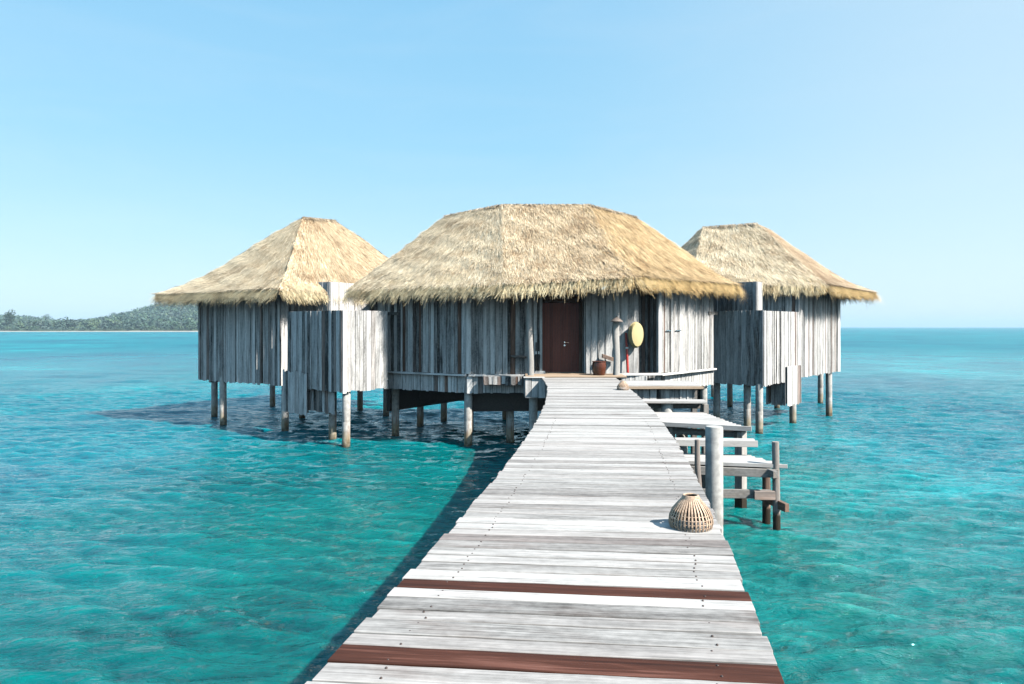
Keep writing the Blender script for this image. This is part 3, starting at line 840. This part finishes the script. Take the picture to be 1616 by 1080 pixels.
make_wall("screen_wall", lh, (-7.70, 26.85), (-7.06, 26.50), 4.3, 5.75, tint=(0.5, 0.8), dark_p=0.0)
make_wall("screen_wall", lh, (-7.06, 26.50), (-5.95, 28.42), 2.2, 5.75, tint=(0.75, 1.0), dark_p=0.0, brown_p=0.0)
mb = MB(); mb.plank((-4.62, 24.42, 4.47), (-4.05, 24.12, 4.47), (0, 0, 1), (-0.5, -0.866, 0), 0.10, 0.10, 0.3, 0.0); mb.build("beam_end", M_BEAM, lh)
for x_, y_ in ((-13.2, 30.3), (-11.75, 27.75), (-12.0, 34.2), (-8.7, 26.2), (-6.32, 24.1), (-5.53, 22.80), (-7.25, 32.6), (-5.65, 30.7), (-5.9, 34.0), (-9.3, 30.2)):
    pile(lh, x_, y_, 1.98 if x_ != -5.53 else 1.86, 0.135)
G1 = (-14.88, 28.48, 5.38); G2 = (-8.46, 24.77, 5.42); G3 = (-2.8, 33.5, 5.3); G4 = (-9.4, 37.3, 5.3)
R1 = (-8.95, 29.2, 8.68); R2 = (-8.05, 31.2, 8.85)
roof, fr = thatch(lh, [
    (G1, G2, R1, R1, 0.085, 'pale', 'fringe'),
    (G2, G3, R2, R1, 0.05, 'tan', 'fringe'),
    (G3, G4, R2, R2, 0.04, 'brown', 'fringe'),
    (G4, G1, R1, R2, 0.085, 'pale', 'fringe'),
], 0.32)
ridge_cap(roof, np.array(lh.location), [R1, R2])

# ================================================================== RIGHT HUT
rh = thing("thatched_hut", "thatched hut on the right, half behind the middle hut, with pale thatch", "hut", (11.5, 30.0, 0), "thatched huts on stilts")
Q = (14.9, 31.0); T = (11.65, 27.75); BC = (9.36, 25.46); BLR = (7.98, 26.9); QB = (10.6, 35.6); TB = (8.4, 28.6)
make_wall("wall", rh, T, Q, 1.95, 5.5, tint=(0.45, 0.95), dark_p=0.06, brown_p=0.16, z0b=2.0, wmin=0.08, wmax=0.14)
make_wall("wall", rh, TB, T, SK, 5.5, tint=(0.3, 0.8))
make_wall("wall", rh, Q, QB, 2.0, 5.5)
make_wall("wall", rh, QB, TB, 2.0, 5.5)
mb = MB(); mb.prism([TB, (T[0], T[1] + .1), (Q[0] - .1, Q[1]), (QB[0], QB[1] - .1)], 2.10, 2.28, 0); mb.build("floor", M_FLOOR, rh)
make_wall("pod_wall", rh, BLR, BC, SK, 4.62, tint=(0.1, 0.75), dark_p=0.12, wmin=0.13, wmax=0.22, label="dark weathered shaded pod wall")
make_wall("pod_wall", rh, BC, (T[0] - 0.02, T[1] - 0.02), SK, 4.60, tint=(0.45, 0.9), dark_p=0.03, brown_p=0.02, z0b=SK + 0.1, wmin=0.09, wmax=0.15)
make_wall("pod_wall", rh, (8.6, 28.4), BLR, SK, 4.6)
mb = MB(); mb.prism([(BLR[0] + .05, BLR[1] + .05), (BC[0], BC[1] + .12), (T[0] - .1, T[1] + .1), (9.0, 28.4)], SK + .08, SK + .24, 0); mb.build("pod_floor", M_FLOOR, rh)
u3 = Vector((0.707, 0.707, 0)); n3 = Vector((0.707, -0.707, 0))
corner_board(rh, BC, (-0.001 - u3.x * -1, u3.y), SK, 4.6, 0.1, 0.9)
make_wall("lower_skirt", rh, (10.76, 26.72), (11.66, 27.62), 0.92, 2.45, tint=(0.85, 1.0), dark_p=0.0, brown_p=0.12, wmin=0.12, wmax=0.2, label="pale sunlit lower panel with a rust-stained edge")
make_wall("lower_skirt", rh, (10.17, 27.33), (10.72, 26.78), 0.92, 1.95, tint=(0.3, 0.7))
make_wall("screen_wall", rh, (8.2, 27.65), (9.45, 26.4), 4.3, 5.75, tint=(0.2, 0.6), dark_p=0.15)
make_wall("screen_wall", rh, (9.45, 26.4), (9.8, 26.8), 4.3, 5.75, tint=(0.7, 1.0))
mb = MB(); mb.plank((7.45, 25.80, 4.52), (8.0, 26.55, 4.52), (0, 0, 1), (0.766, -0.643, 0), 0.12, 0.1, 0.25, 0.0); mb.build("beam_end", M_BEAM, rh)
for x_, y_ in ((9.28, 25.62), (9.08, 26.35), (11.55, 28.1), (14.2, 30.6), (16.0, 35.4), (10.9, 34.2), (11.2, 38.0), (8.2, 27.3), (13.0, 33.5)):
    pile(rh, x_, y_, 2.0 if x_ > 9.3 or y_ > 27 else 1.86, 0.135)
F0 = (7.3, 28.0, 5.76); F1 = (12.6, 27.45, 5.74); F2 = (17.3, 32.4, 5.64); F3 = (11.64, 38.1, 5.5); F4 = (5.5, 32.2, 5.5)
S1 = (8.93, 32.0, 8.66); S2 = (11.14, 31.0, 8.70)
roof, fr = thatch(rh, [
    (F0, F1, S2, S1, 0.02, 'pale', 'fringe'),
    (F1, F2, S2, S2, 0.085, 'brown', 'fringegold'),
    (F2, F3, S2, S2, 0.085, 'brown', 'fringegold'),
    (F3, F4, S1, S2, 0.04, 'brown', 'fringe'),
    (F4, F0, S1, S1, 0.02, 'pale', 'fringe'),
], 0.30)
ridge_cap(roof, np.array(rh.location), [S1, S2], (0.50, 0.41, 0.30))

# ================================================================== WALKWAY
def xc(y): return -0.52 + 0.232 * y - 0.00513 * y * y
def xs(y): return 0.232 - 0.01026 * y
wk = thing("wooden_walkway", "long curving walkway of silvery cross planks leading to the hut door", "walkway", (xc(0), 0.0, 0))
deck = MB(); nails = []
y = -4.0
while y < 21.40:
    w = random.uniform(0.135, 0.185)
    t = random.choices((random.uniform(0.66, 0.90), random.uniform(0.46, 0.66), random.uniform(0.30, 0.44)), (0.64, 0.29, 0.07))[0]
    b = random.choice((0, 0, 0.04, 0.08, 0.14, 0.2)); 
    yc = y + w / 2
    if 3.10 < yc < 3.27 or 4.03 < yc < 4.20: b, t = 1.0, 0.5
    elif 5.12 < yc < 5.27: b, t = 0.38, 0.5
    elif 4.86 < yc < 5.0: t, b = 0.42, 0.08
    d = Vector((1, -0.5 * max(xs(y), 0.0), 0)).normalized(); sd_ = Vector((-d.y, d.x, 0))
    hw = 1.06 + (0.10 * max(0, (y - 18.5)) / 3)
    c = Vector((xc(yc), yc, DECK + random.uniform(-0.003, 0.003)))
    a = c - d * (hw + random.gauss(0, 0.009)); e = c + d * (hw + random.gauss(0, 0.008))
    tw = Vector((0, 0, random.uniform(-0.004, 0.004)))
    T_ = Vector((xs(yc), 1, 0)); sk = -0.85 * w * (T_.dot(d) / T_.dot(sd_))
    deck.plank(a + tw, e - tw, sd_, (0, 0, 1), w - random.choice((0.007, 0.010, 0.014, 0.019)), 0.035, t, b, 10, 0.0028, 0, (sk, sk))
    if y > 1:
        for sx in (-0.76, 0.78) if y < 12 else ():
            for wy in (-0.28, 0.28):
                if random.random() < 0.65:
                    q = c + d * (sx + random.uniform(-0.02, 0.02)) + sd_ * wy * w
                    deck.lathe(q + Vector((0, 0, -0.004)), [(0.0075, 0), (0.0075, 0.0075), (0.004, 0.0085)], 8, 1)
    y += w
deck.build("deck", [M_DECK, M_NAIL], wk, bevel=0.0035)
for s_ in (-0.80, 0.0, 0.80):
    mb = MB()
    pts = [(xc(yy) + s_, yy) for yy in np.linspace(-3.8, 21.3, 22)]
    mb.quadbox([[(px - .04, py, 2.18), (px + .04, py, 2.18), (px + .04, py, DECK - 0.042), (px - .04, py, DECK - 0.042)] for px, py in pts], 0, 0.35, 0.2)
    mb.build("stringer", M_BEAM, wk)
for yy in (-2.0, 2.6, 7.2, 11.8, 16.4, 20.6):
    mb = MB(); mb.plank((xc(yy) - 0.98, yy, 2.175), (xc(yy) + 0.98, yy, 2.175), (0, 1, 0), (0, 0, 1), 0.12, 0.18, 0.35, 0.2); mb.build("cross_beam", M_BEAM, wk)
    for s_ in (-0.75, 0.75):
        pile(wk, xc(yy) + s_, yy, 1.99, 0.13)
wp = thing("concrete_pile", "free-standing round pale concrete pile rising beside the walkway by the basket", "pile", (3.23, 10.9, 0))
pile(wp, 3.23, 10.9, DECK + 0.01, 0.137, "pile_shaft")

# ================================================================== LANDING STAGE
ls = thing("landing_stage", "stepped boat landing of sun-bleached planks going down to the water beside the walkway", "landing stage", (4.2, 15.5, 0))
def platform(name, quad, z, nb, tint=(0.75, 1.0), th=0.05, brown=0.0, along_x=True, z_drop=0.0):
    """boards running from left edge to right edge of the quad (nl, nr, fr, fl)."""
    nl, nr, fr_, fl = (Vector((q[0], q[1], z)) for q in quad)
    mb = MB()
    for i in range(nb):
        f = (i + 0.5) / nb
        a = nl + (fl - nl) * f; b = nr + (fr_ - nr) * f
        w = min((fl - nl).length, (fr_ - nr).length) / nb
        d = (b - a).normalized(); s = Vector((-d.y, d.x, 0))
        mb.plank(a + d * random.uniform(-.02, .02), b + d * random.uniform(-.03, .03), s, (0, 0, 1), w - 0.007, th, random.uniform(*tint), brown, 4, 0.002)
    return mb.build(name, M_DECK, ls, bevel=0.004)
o = platform("upper_platform", ((3.05, 18.55), (5.17, 18.55), (5.3, 20.35), (3.2, 20.35)), DECK, 11, (0.55, 0.9), 0.05)
o = trim("edge_board", ls, (3.05, 18.52, DECK - 0.055), (5.2, 18.52, DECK - 0.055), 0.07, 0.04, (0, 0, 1), (0, -1, 0), M_PORCH, 0.8)
make_wall("platform_skirt", ls, (3.0, 18.70), (5.0, 18.70), 2.0, DECK - 0.06, tint=(0.3, 0.75), wmin=0.1, wmax=0.2)
make_wall("platform_skirt", ls, (5.0, 18.72), (5.12, 20.2), 2.0, DECK - 0.06, tint=(0.3, 0.75))
platform("tread", ((3.2, 17.5), (4.95, 17.42), (5.0, 17.86), (3.2, 17.94)), 2.10, 3, (0.85, 1.0), 0.06)
platform("middle_landing", ((3.2, 15.60), (5.15, 14.75), (4.92, 17.6), (3.2, 17.75)), 1.80, 14, (0.8, 1.0), 0.055)
trim("edge_board", ls, (3.2, 15.56, 1.795), (5.16, 14.71, 1.795), 0.10, 0.04, (0, 0, 1), (-0.4, -0.91, 0), M_DECK, 1.0)
platform("tread", ((3.48, 14.42), (5.12, 14.30), (5.12, 14.56), (3.48, 14.70)), 1.62, 2, (0.9, 1.0), 0.06)
trim("edge_board", ls, (3.46, 14.39, 1.55), (5.14, 14.27, 1.55), 0.13, 0.03, (0, 0, 1), (-0.07, -1, 0), M_DECK, 1.0)
platform("lower_landing", ((3.1, 13.85), (5.36, 13.36), (5.02, 14.45), (3.1, 14.75)), 1.29, 7, (0.85, 1.0), 0.05)
trim("edge_board", ls, (3.1, 13.82, 1.27), (5.38, 13.33, 1.27), 0.075, 0.03, (0, 0, 1), (-0.23, -0.97, 0), M_DECK, 1.0)
def beam(a, b, w, th, t=0.5, br=0.0, name="beam"):
    d = (Vector(b) - Vector(a)).normalized(); s = d.cross(Vector((0, 0, 1))).normalized(); up = s.cross(d)
    mb = MB(); mb.plank(a, b, s, up, w, th, t, br, 3, 0.003); return mb.build(name, M_BEAM, ls, bevel=0.006)
beam((3.1, 13.78, 1.21), (5.2, 13.34, 1.21), 0.08, 0.16, 0.5)
beam((3.1, 14.40, 1.21), (4.98, 14.15, 1.21), 0.08, 0.16, 0.4)
beam((5.08, 13.15, 1.22), (4.86, 14.45, 1.22), 0.10, 0.14, 0.4)
beam((3.35, 13.5, 0.80), (5.1, 13.40, 0.80), 0.07, 0.17, 0.45, 0, "brace")
beam((4.72, 13.31, 0.80), (5.12, 13.29, 0.80), 0.06, 0.17, 0.8, 0.5, "brace")
beam((5.28, 13.1, 0.60), (5.12, 14.2, 0.60), 0.09, 0.16, 0.4, 0.7, "brace")
beam((3.3, 15.75, 1.70), (5.0, 15.0, 1.70), 0.10, 0.14, 0.3)
beam((4.95, 14.85, 1.71), (4.75, 17.5, 1.71), 0.10, 0.14, 0.3)
beam((3.3, 17.9, 2.03), (4.9, 17.8, 2.03), 0.09, 0.16, 0.3)
def post(pts, r, t=0.7, br=0.0, n=14, nz=0.05):
    mb = MB(); mb.tube(pts, r, n, t, br, 0, nz); return mb.build("post", M_BEAM, ls, smooth=True)
post([(5.20, 13.42, -1.5), (5.20, 13.42, 0.1), (5.19, 13.42, 1.0), (5.18, 13.42, 1.74), (5.18, 13.42, 1.745)], [0.072, 0.072, 0.070, 0.066, 0.05], 0.72, 0.25)
post([(5.16, 13.85, -1.5), (5.16, 13.85, 0.3), (5.16, 13.85, 1.2)], [0.08, 0.08, 0.075], 0.5, 0.7)
post([(3.86, 13.50, -1.5), (3.72, 13.50, 0.5), (3.66, 13.48, 1.3), (3.66, 13.48, 1.77), (3.66, 13.48, 1.775)], [0.06, 0.055, 0.055, 0.05, 0.035], 0.7, 0.35)
post([(3.98, 14.25, -1.5), (3.98, 14.25, 1.2)], [0.07, 0.07], 0.5, 0.2)
def sqpost(x, y, z1, w, rot, t=0.8):
    d = Vector((math.cos(rot), math.sin(rot), 0)); mb = MB(); up = Vector((-d.y, d.x, 0))
    c = Vector((x, y, 0)) + up * w / 2
    mb.plank(c + Vector((0, 0, -1.5)), c + Vector((0, 0, z1)), d, up, w, w, t, 0.05, 4, 0.003)
    return mb.build("post", M_BEAM, ls, bevel=0.008)
sqpost(5.02, 14.98, 1.72, 0.19, math.radians(38), 0.9)
sqpost(3.62, 15.62, 1.72, 0.17, math.radians(20), 0.6)
sqpost(4.98, 17.62, 2.0, 0.14, math.radians(10), 0.5)
sqpost(5.02, 18.85, 2.3, 0.14, math.radians(5), 0.3)
sqpost(3.5, 18.85, 2.3, 0.14, math.radians(5), 0.3)
sqpost(4.0, 14.0, 1.2, 0.13, math.radians(10), 0.4)
pile(ls, 4.02, 17.70, 2.03, 0.155)
pile(ls, 4.02, 16.15, 1.74, 0.135)
pile(ls, 4.3, 20.2, 2.3, 0.135)

# ================================================================== BASKETS
def basket(label, x, y, z, sc):
    r_ = thing("bamboo_basket", label, "basket", (x, y, z), "bell-shaped bamboo baskets on the walkway")
    prof = [(0.160, 0.0), (0.171, 0.04), (0.166, 0.085), (0.143, 0.14), (0.106, 0.185), (0.070, 0.225), (0.054, 0.243)]
    mb = MB(); NR = 36
    for k in range(NR):
        a = k / NR * math.tau + random.uniform(-0.02, 0.02)
        ca, sa = math.cos(a), math.sin(a)
        rings = []
        ext = random.uniform(-0.004, 0.004)
        pts = [(rr + 0.002, zz) for rr, zz in prof]
        pts[0] = (pts[0][0], 0.0)
        for rr, zz in pts:
            wd = 0.0062 if zz < 0.2 else 0.0046
            q = Vector((ca * rr, sa * rr, zz)) * sc + Vector((x, y, z))
            tg = Vector((-sa, ca, 0)) * wd * sc; rd = Vector((ca, sa, 0)) * 0.0028 * sc
            rings.append([q - tg - rd, q + tg - rd, q + tg + rd, q - tg + rd])
        mb.quadbox(rings, 0)
    mb.build("ribs", M_BAMBOO, r_)
    mb = MB()
    for zz in (0.022, 0.052, 0.082, 0.112):
        for j in range(len(prof) - 1):
            if prof[j][1] <= zz <= prof[j + 1][1]:
                f = (zz - prof[j][1]) / (prof[j + 1][1] - prof[j][1]); rr = prof[j][0] * (1 - f) + prof[j + 1][0] * f
        pts = [Vector((math.cos(k / 40 * math.tau) * rr, math.sin(k / 40 * math.tau) * rr, zz)) * sc + Vector((x, y, z)) for k in range(41)]
        mb.tube(pts, 0.0034 * sc, 5)
    mb.build("hoops", M_BAMBOO, r_)
    mb = MB(); inner = [(rr - 0.009, zz) for rr, zz in prof if zz > 0.07]
    mb.quadbox([[Vector((math.cos(k / 30 * math.tau) * rr, math.sin(k / 30 * math.tau) * rr, zz)) * sc + Vector((x, y, z)) for k in range(30)] for rr, zz in inner], caps=False)
    mb.build("lining", M_LINING, r_)
    mb = MB()
    for zz, rr in ((0.228, 0.066), (0.238, 0.061), (0.247, 0.057)):
        pts = [Vector((math.cos(k / 32 * math.tau) * rr, math.sin(k / 32 * math.tau) * rr, zz)) * sc + Vector((x, y, z)) for k in range(33)]
        mb.tube(pts, 0.0075 * sc, 7)
    mb.build("rim", M_BAMBOO, r_)
basket("near bamboo basket with open slatted sides at the walkway edge by the concrete pile", 1.43, 5.46, DECK + 0.004, 1.0)
basket("small distant bamboo basket on the walkway near the porch step", 2.81, 17.3, DECK + 0.004, 0.88)

# ================================================================== SMALL THINGS ON THE PORCH
pt = thing("clay_pot", "glossy brown clay pot standing on the porch right of the door", "pot", (2.80, 21.95, DECK + 0.047))
mb = MB()
prof = [(0.0, 0.0), (0.175, 0.0), (0.185, 0.02), (0.215, 0.15), (0.225, 0.28), (0.218, 0.38), (0.205, 0.415), (0.225, 0.43), (0.222, 0.45), (0.195, 0.45), (0.190, 0.40), (0.195, 0.2), (0.15, 0.05), (0.0, 0.05)]
mb.lathe((2.80, 21.95, DECK + 0.047), [(max(r, 0.001), z) for r, z in prof], 32)
mb.build("pot_body", M_POT, pt, smooth=True)

ob = thing("woven_tray", "yellow oval woven tray hanging on the wall above the red pole", "tray", (4.08, 22.6, 3.32))
m_, n_, l_, p_ = new_mat("yellow_woven_straw")
g_ = n_.new("ShaderNodeNewGeometry").outputs["Position"]
wv = n_.new("ShaderNodeTexWave"); wv.inputs["Scale"].default_value = 14; wv.inputs["Distortion"].default_value = 1.5; wv.bands_direction = 'DIAGONAL'
l_.new(g_, wv.inputs["Vector"])
l_.new(ramp(n_, l_, wv.outputs["Fac"], [(0.1, (0.48, 0.37, 0.17)), (0.8, (0.72, 0.60, 0.31))]), p_.inputs["Base Color"])
p_.inputs["Roughness"].default_value = 0.7
l_.new(bump(n_, l_, wv.outputs["Fac"], 0.4, 0.01), p_.inputs["Normal"])
M_YEL = m_
def oval_ring(c, ax, az, yoff, n=36, turn=0.0):
    out = []
    for k in range(n):
        a = k / n * math.tau
        s_ = math.sin(a); x_ = math.cos(a) * ax * (1 + 0.06 * s_); z_ = s_ * az
        # yawed towards the sun side
        q = Vector((x_, yoff, z_))
        ca, sa = math.cos(turn), math.sin(turn)
        out.append(Vector(c) + Vector((q.x * ca - q.y * sa, q.x * sa + q.y * ca, q.z)))
    return out
mb = MB()
cT = (4.08, 22.60, 3.73); tn = math.radians(18)
mb.quadbox([oval_ring(cT, 0.235, 0.40, 0.05, turn=tn), oval_ring(cT, 0.245, 0.415, -0.02, turn=tn), oval_ring(cT, 0.235, 0.405, -0.13, turn=tn), oval_ring(cT, 0.21, 0.375, -0.165, turn=tn), oval_ring(cT, 0.12, 0.22, -0.185, turn=tn), oval_ring(cT, 0.01, 0.02, -0.19, turn=tn)], 0)
mb.build("tray_body", M_YEL, ob, smooth=True)
mb = MB(); mb.tube([p for p in oval_ring(cT, 0.25, 0.42, -0.03, 40, tn)] + [oval_ring(cT, 0.25, 0.42, -0.03, 40, tn)[0]], 0.014, 6); mb.build("rim", M_YEL, ob, smooth=True)
mb = MB(); mb.tube([(4.08, 22.72, 4.17), (4.08, 22.62, 4.16), (4.08, 22.60, 4.12)], 0.012, 6); mb.build("hook", M_NAIL, ob)

rp = thing("red_pole", "upright red painted pole against the plank wall below the yellow tray", "pole", (3.82, 22.62, DECK + 0.1))
mb = MB(); mb.tube([(3.83, 22.60, DECK + 0.08), (3.81, 22.64, 3.2), (3.79, 22.70, 3.80)], [0.045, 0.042, 0.036], 12); mb.build("pole_shaft", M_RED, rp, smooth=True)
mb = MB(); mb.tube([(3.814, 22.635, 3.27), (3.811, 22.638, 3.33)], 0.050, 12); mb.build("white_band", M_PLATE, rp, smooth=True)

def umbrella(label, x, lean):
    u = thing("folded_umbrella", label, "umbrella", (x, 22.62, DECK + 0.135), "dark folded umbrellas by the door")
    z = DECK + 0.135
    mb = MB(); mb.tube([(x, 22.62, z), (x, 22.62, z + .03), (x + lean * .3, 22.63, z + .3), (x + lean * .6, 22.65, z + .52), (x + lean * .62, 22.65, z + .56)], [0.010, 0.035, 0.045, 0.055, 0.022], 10, 0.5, 0, 0, 0.12)
    mb.build("canopy", M_BLACK, u, smooth=True)
    mb = MB(); mb.tube([(x + lean * .62, 22.65, z + .55), (x + lean * .68, 22.66, z + .65)], 0.022, 8); mb.build("strap", M_PLATE, u, smooth=True)  # white band at the neck above the canopy
    mb = MB(); mb.tube([(x + lean * .68, 22.66, z + .65), (x + lean * .9, 22.68, z + .95)], 0.020, 8); mb.build("handle", M_BLACK, u, smooth=True)
umbrella("dark folded umbrella leaning beside the porch post", 0.785, 0.02)
umbrella("dark folded umbrella leaning against the pale door trim", 0.875, 0.02)

lp = thing("post_lamp", "small cone-shaped wooden lamp fixed high on the porch post right of the door", "lamp", (3.37, 21.95, 4.18))
mb = MB()
cz = Vector((3.36, 21.90, 4.16))
mb.lathe(cz, [(0.20, 0.0), (0.205, 0.015), (0.12, 0.09), (0.03, 0.16), (0.012, 0.165)], 20, 0, 0.5, 0.35)
mb.build("lamp_shade", M_BEAM, lp, smooth=True)
mb = MB(); mb.lathe(cz + Vector((0, 0, -0.035)), [(0.01, 0), (0.05, 0.005), (0.055, 0.03), (0.02, 0.06)], 12); mb.build("lamp_bulb", M_PLATE, lp, smooth=True)
mb = MB(); mb.tube([(3.36, 21.90, 4.31), (3.36, 21.98, 4.34), (3.36, 22.05, 4.30)], 0.014, 8); mb.build("bracket", M_NAIL, lp)

# ================================================================== FAR ISLAND
KX = [-1600, -1000, -750, -700, -655, -625, -583, -518, -457, -390, -320, -250, -150]
KH = [12, 14, 11, 7, 0, 3, 9, 24, 33, 28, 16, 4, 0]
def hprof(x): return np.interp(x, KX, KH)
def ground(x, y):
    r = np.clip((y - 565) / 420.0, 0, 1); r = r * r * (3 - 2 * r)
    dn = np.clip((1500 - y) / 350.0, 0, 1)
    base = np.clip((y - 548) / 10.0, 0, 1) * 1.6
    xx = x * 1000.0 / np.maximum(y, 1)
    return base + np.interp(x * 0.2 + xx * 0.8, KX, KH) * r * dn + 1.6 * np.sin(x * 0.031 + y * 0.017) * r
gx = np.linspace(-1500, -140, 120); gy = np.concatenate([np.linspace(546, 600, 12), np.linspace(615, 1500, 50)])
GX, GY = np.meshgrid(gx, gy)
GZ = ground(GX, GY) - 0.4
idx = np.arange(GX.size).reshape(GX.shape)
ff = np.stack([idx[:-1, :-1], idx[:-1, 1:], idx[1:, 1:], idx[1:, :-1]], -1).reshape(-1, 4)
M_SOIL = simple("forest_floor", (0.05, 0.075, 0.03), 0.9, 0, 0.05, 0.5, 0)
o = raw_mesh("hill_terrain", np.stack([GX, GY, GZ], -1).reshape(-1, 3), ff, M_SOIL, smooth=True)
tag(o, "low wooded island hills along the left horizon", "hill", kind="structure")
bxs = np.linspace(-1500, -140, 160)
edge0 = 536 + 3 * np.sin(bxs * 0.03) + 2 * np.sin(bxs * 0.11); edge1 = edge0 + 22
BXV = np.concatenate([np.stack([bxs, edge0, np.full_like(bxs, -0.3)], -1), np.stack([bxs, edge0 + 8, np.full_like(bxs, 0.4)], -1), np.stack([bxs, edge1, np.full_like(bxs, 0.8)], -1)])
i = np.arange(159)
bf = np.concatenate([np.stack([i, i + 1, i + 161, i + 160], -1), np.stack([i + 160, i + 161, i + 321, i + 320], -1)])
o = raw_mesh("beach_sand", BXV, bf, simple("pale_sand", (0.32, 0.30, 0.26), 0.9, 0, 0.2, 0.12, 0), smooth=True)
tag(o, "thin strip of pale sand along the island shore", "beach", kind="structure")

def leaf_cloud(rng, cx, cy, cz, rx, rz, n, size, col):
    """n leaf clumps through an uneven ellipsoid volume."""
    dirs = rng.normal(size=(n, 3)); dirs /= np.linalg.norm(dirs, axis=1)[:, None]
    rad = rng.random(n) ** 0.45
    lob = 1 + 0.30 * np.sin(dirs[:, 0] * 4 + cx) * np.cos(dirs[:, 2] * 3 + cy)
    p = dirs * (rad * lob)[:, None] * np.array([rx, rx, rz]) + np.array([cx, cy, cz])
    a = rng.normal(size=(n, 3)); a /= np.linalg.norm(a, axis=1)[:, None]
    b = np.cross(a, rng.normal(size=(n, 3))); b /= np.linalg.norm(b, axis=1)[:, None]
    s1 = (size * rng.uniform(0.6, 1.4, n))[:, None]; s2 = s1 * rng.uniform(0.5, 1.0, n)[:, None]
    q = np.stack([p - a * s1, p + b * s2, p + a * s1, p - b * s2], 1).reshape(-1, 3)
    c = np.array(col)[None] * rng.uniform(0.80, 1.20, n)[:, None]
    return q, np.repeat(c, 4, 0)
rng = np.random.default_rng(21)
Q_ = []; K_ = []
GREENS = [(0.050, 0.095, 0.070), (0.060, 0.115, 0.070), (0.040, 0.080, 0.062), (0.080, 0.130, 0.068), (0.060, 0.095, 0.078)]  # paled and blued, some distance haze put into the leaf colour
def add_tree(x, y, h, rx, n, size, col):
    z = float(ground(np.array(x), np.array(y)))
    q, k = leaf_cloud(rng, x, y, z + h * 0.60, rx, h * 0.45, n, size, col); Q_.append(q); K_.append(k)
for k in range(360):                                    # belt behind the beach
    x = rng.uniform(-640, -180); y = rng.uniform(558, 610)
    h = rng.uniform(4.5, 8.5) * (1.25 if rng.random() < 0.12 else 1)
    add_tree(x, y, h, h * rng.uniform(0.35, 0.6), 110, 0.8, GREENS[rng.integers(5)])
for k in range(160):                                    # shrubs at the top of the sand
    x = rng.uniform(-640, -180); y = rng.uniform(553, 559)
    h = rng.uniform(2.0, 4.5)
    add_tree(x, y, h, h * 0.8, 40, 0.6, GREENS[rng.integers(5)])
for k in range(3600):                                   # canopy on the slopes
    y = 600 + 560 * rng.random() ** 0.8; x = rng.uniform(-0.95, -0.33) * y
    h = rng.uniform(5, 9.5)
    add_tree(x, y, h, h * rng.uniform(0.42, 0.7), 34, 1.25, GREENS[rng.integers(5)])
Qa = np.concatenate(Q_); Ka = np.concatenate(K_)
o = raw_mesh("forest", Qa, np.arange(len(Qa)).reshape(-1, 4), M_LEAF, Ka)
tag(o, "mass of green trees covering the far island behind its beach", "forest", kind="stuff")

def far_tree(label, x, y, h, rx, col, n=420):
    z = float(ground(np.array(x), np.array(y)))
    t = thing("tree", label, "tree", (x, y, z))
    mb = MB(); mb.tube([(x, y, z - 0.5), (x + 0.2, y, z + h * 0.4), (x + 0.3, y, z + h * 0.8)], [0.4, 0.3, 0.12], 8)
    for k in range(4):
        a = k * 1.6; mb.tube([(x + 0.2, y, z + h * (0.4 + 0.08 * k)), (x + math.cos(a) * rx * 0.6, y + math.sin(a) * rx * 0.6, z + h * (0.62 + 0.07 * k))], [0.16, 0.06], 6)
    mb.build("trunk", M_BARK, t)
    q, k = leaf_cloud(rng, x, y, z + h * 0.66, rx, h * 0.36, n, 0.6, col)
    raw_mesh("crown", q, np.arange(len(q)).reshape(-1, 4), M_LEAF, k, t, np.array([x, y, z]))
far_tree("dark broad tree standing tallest behind the beach at the far left", -412, 560, 16, 4.2, (0.035, 0.065, 0.032))
far_tree("rounded tree on the skyline at the dip between the two island hills", -668, 980, 15, 6.0, (0.04, 0.075, 0.035))
far_tree("tree poking above the ridge where the right island hill starts to rise", -574, 985, 15, 6.0, (0.04, 0.075, 0.035))

# ================================================================== HAZE
mb = MB()
mb.prism([(-9200, -320), (9200, -320), (9200, 11200), (-9200, 11200)], -2.6, 66.0)
hz = mb.build("haze", bpy.data.materials.new("thin_sea_haze"))
hm = hz.data.materials[0]; hm.use_nodes = True
hn, hl = hm.node_tree.nodes, hm.node_tree.links
hn.clear()
ho = hn.new("ShaderNodeOutputMaterial"); pv = hn.new("ShaderNodeVolumePrincipled")
pv.inputs["Color"].default_value = (0.60, 0.82, 1.0, 1)
pv.inputs["Density"].default_value = 0.00026
hl.new(pv.outputs[0], ho.inputs["Volume"])
tag(hz, "thin pale sea haze softening the far island", "haze", kind="stuff")
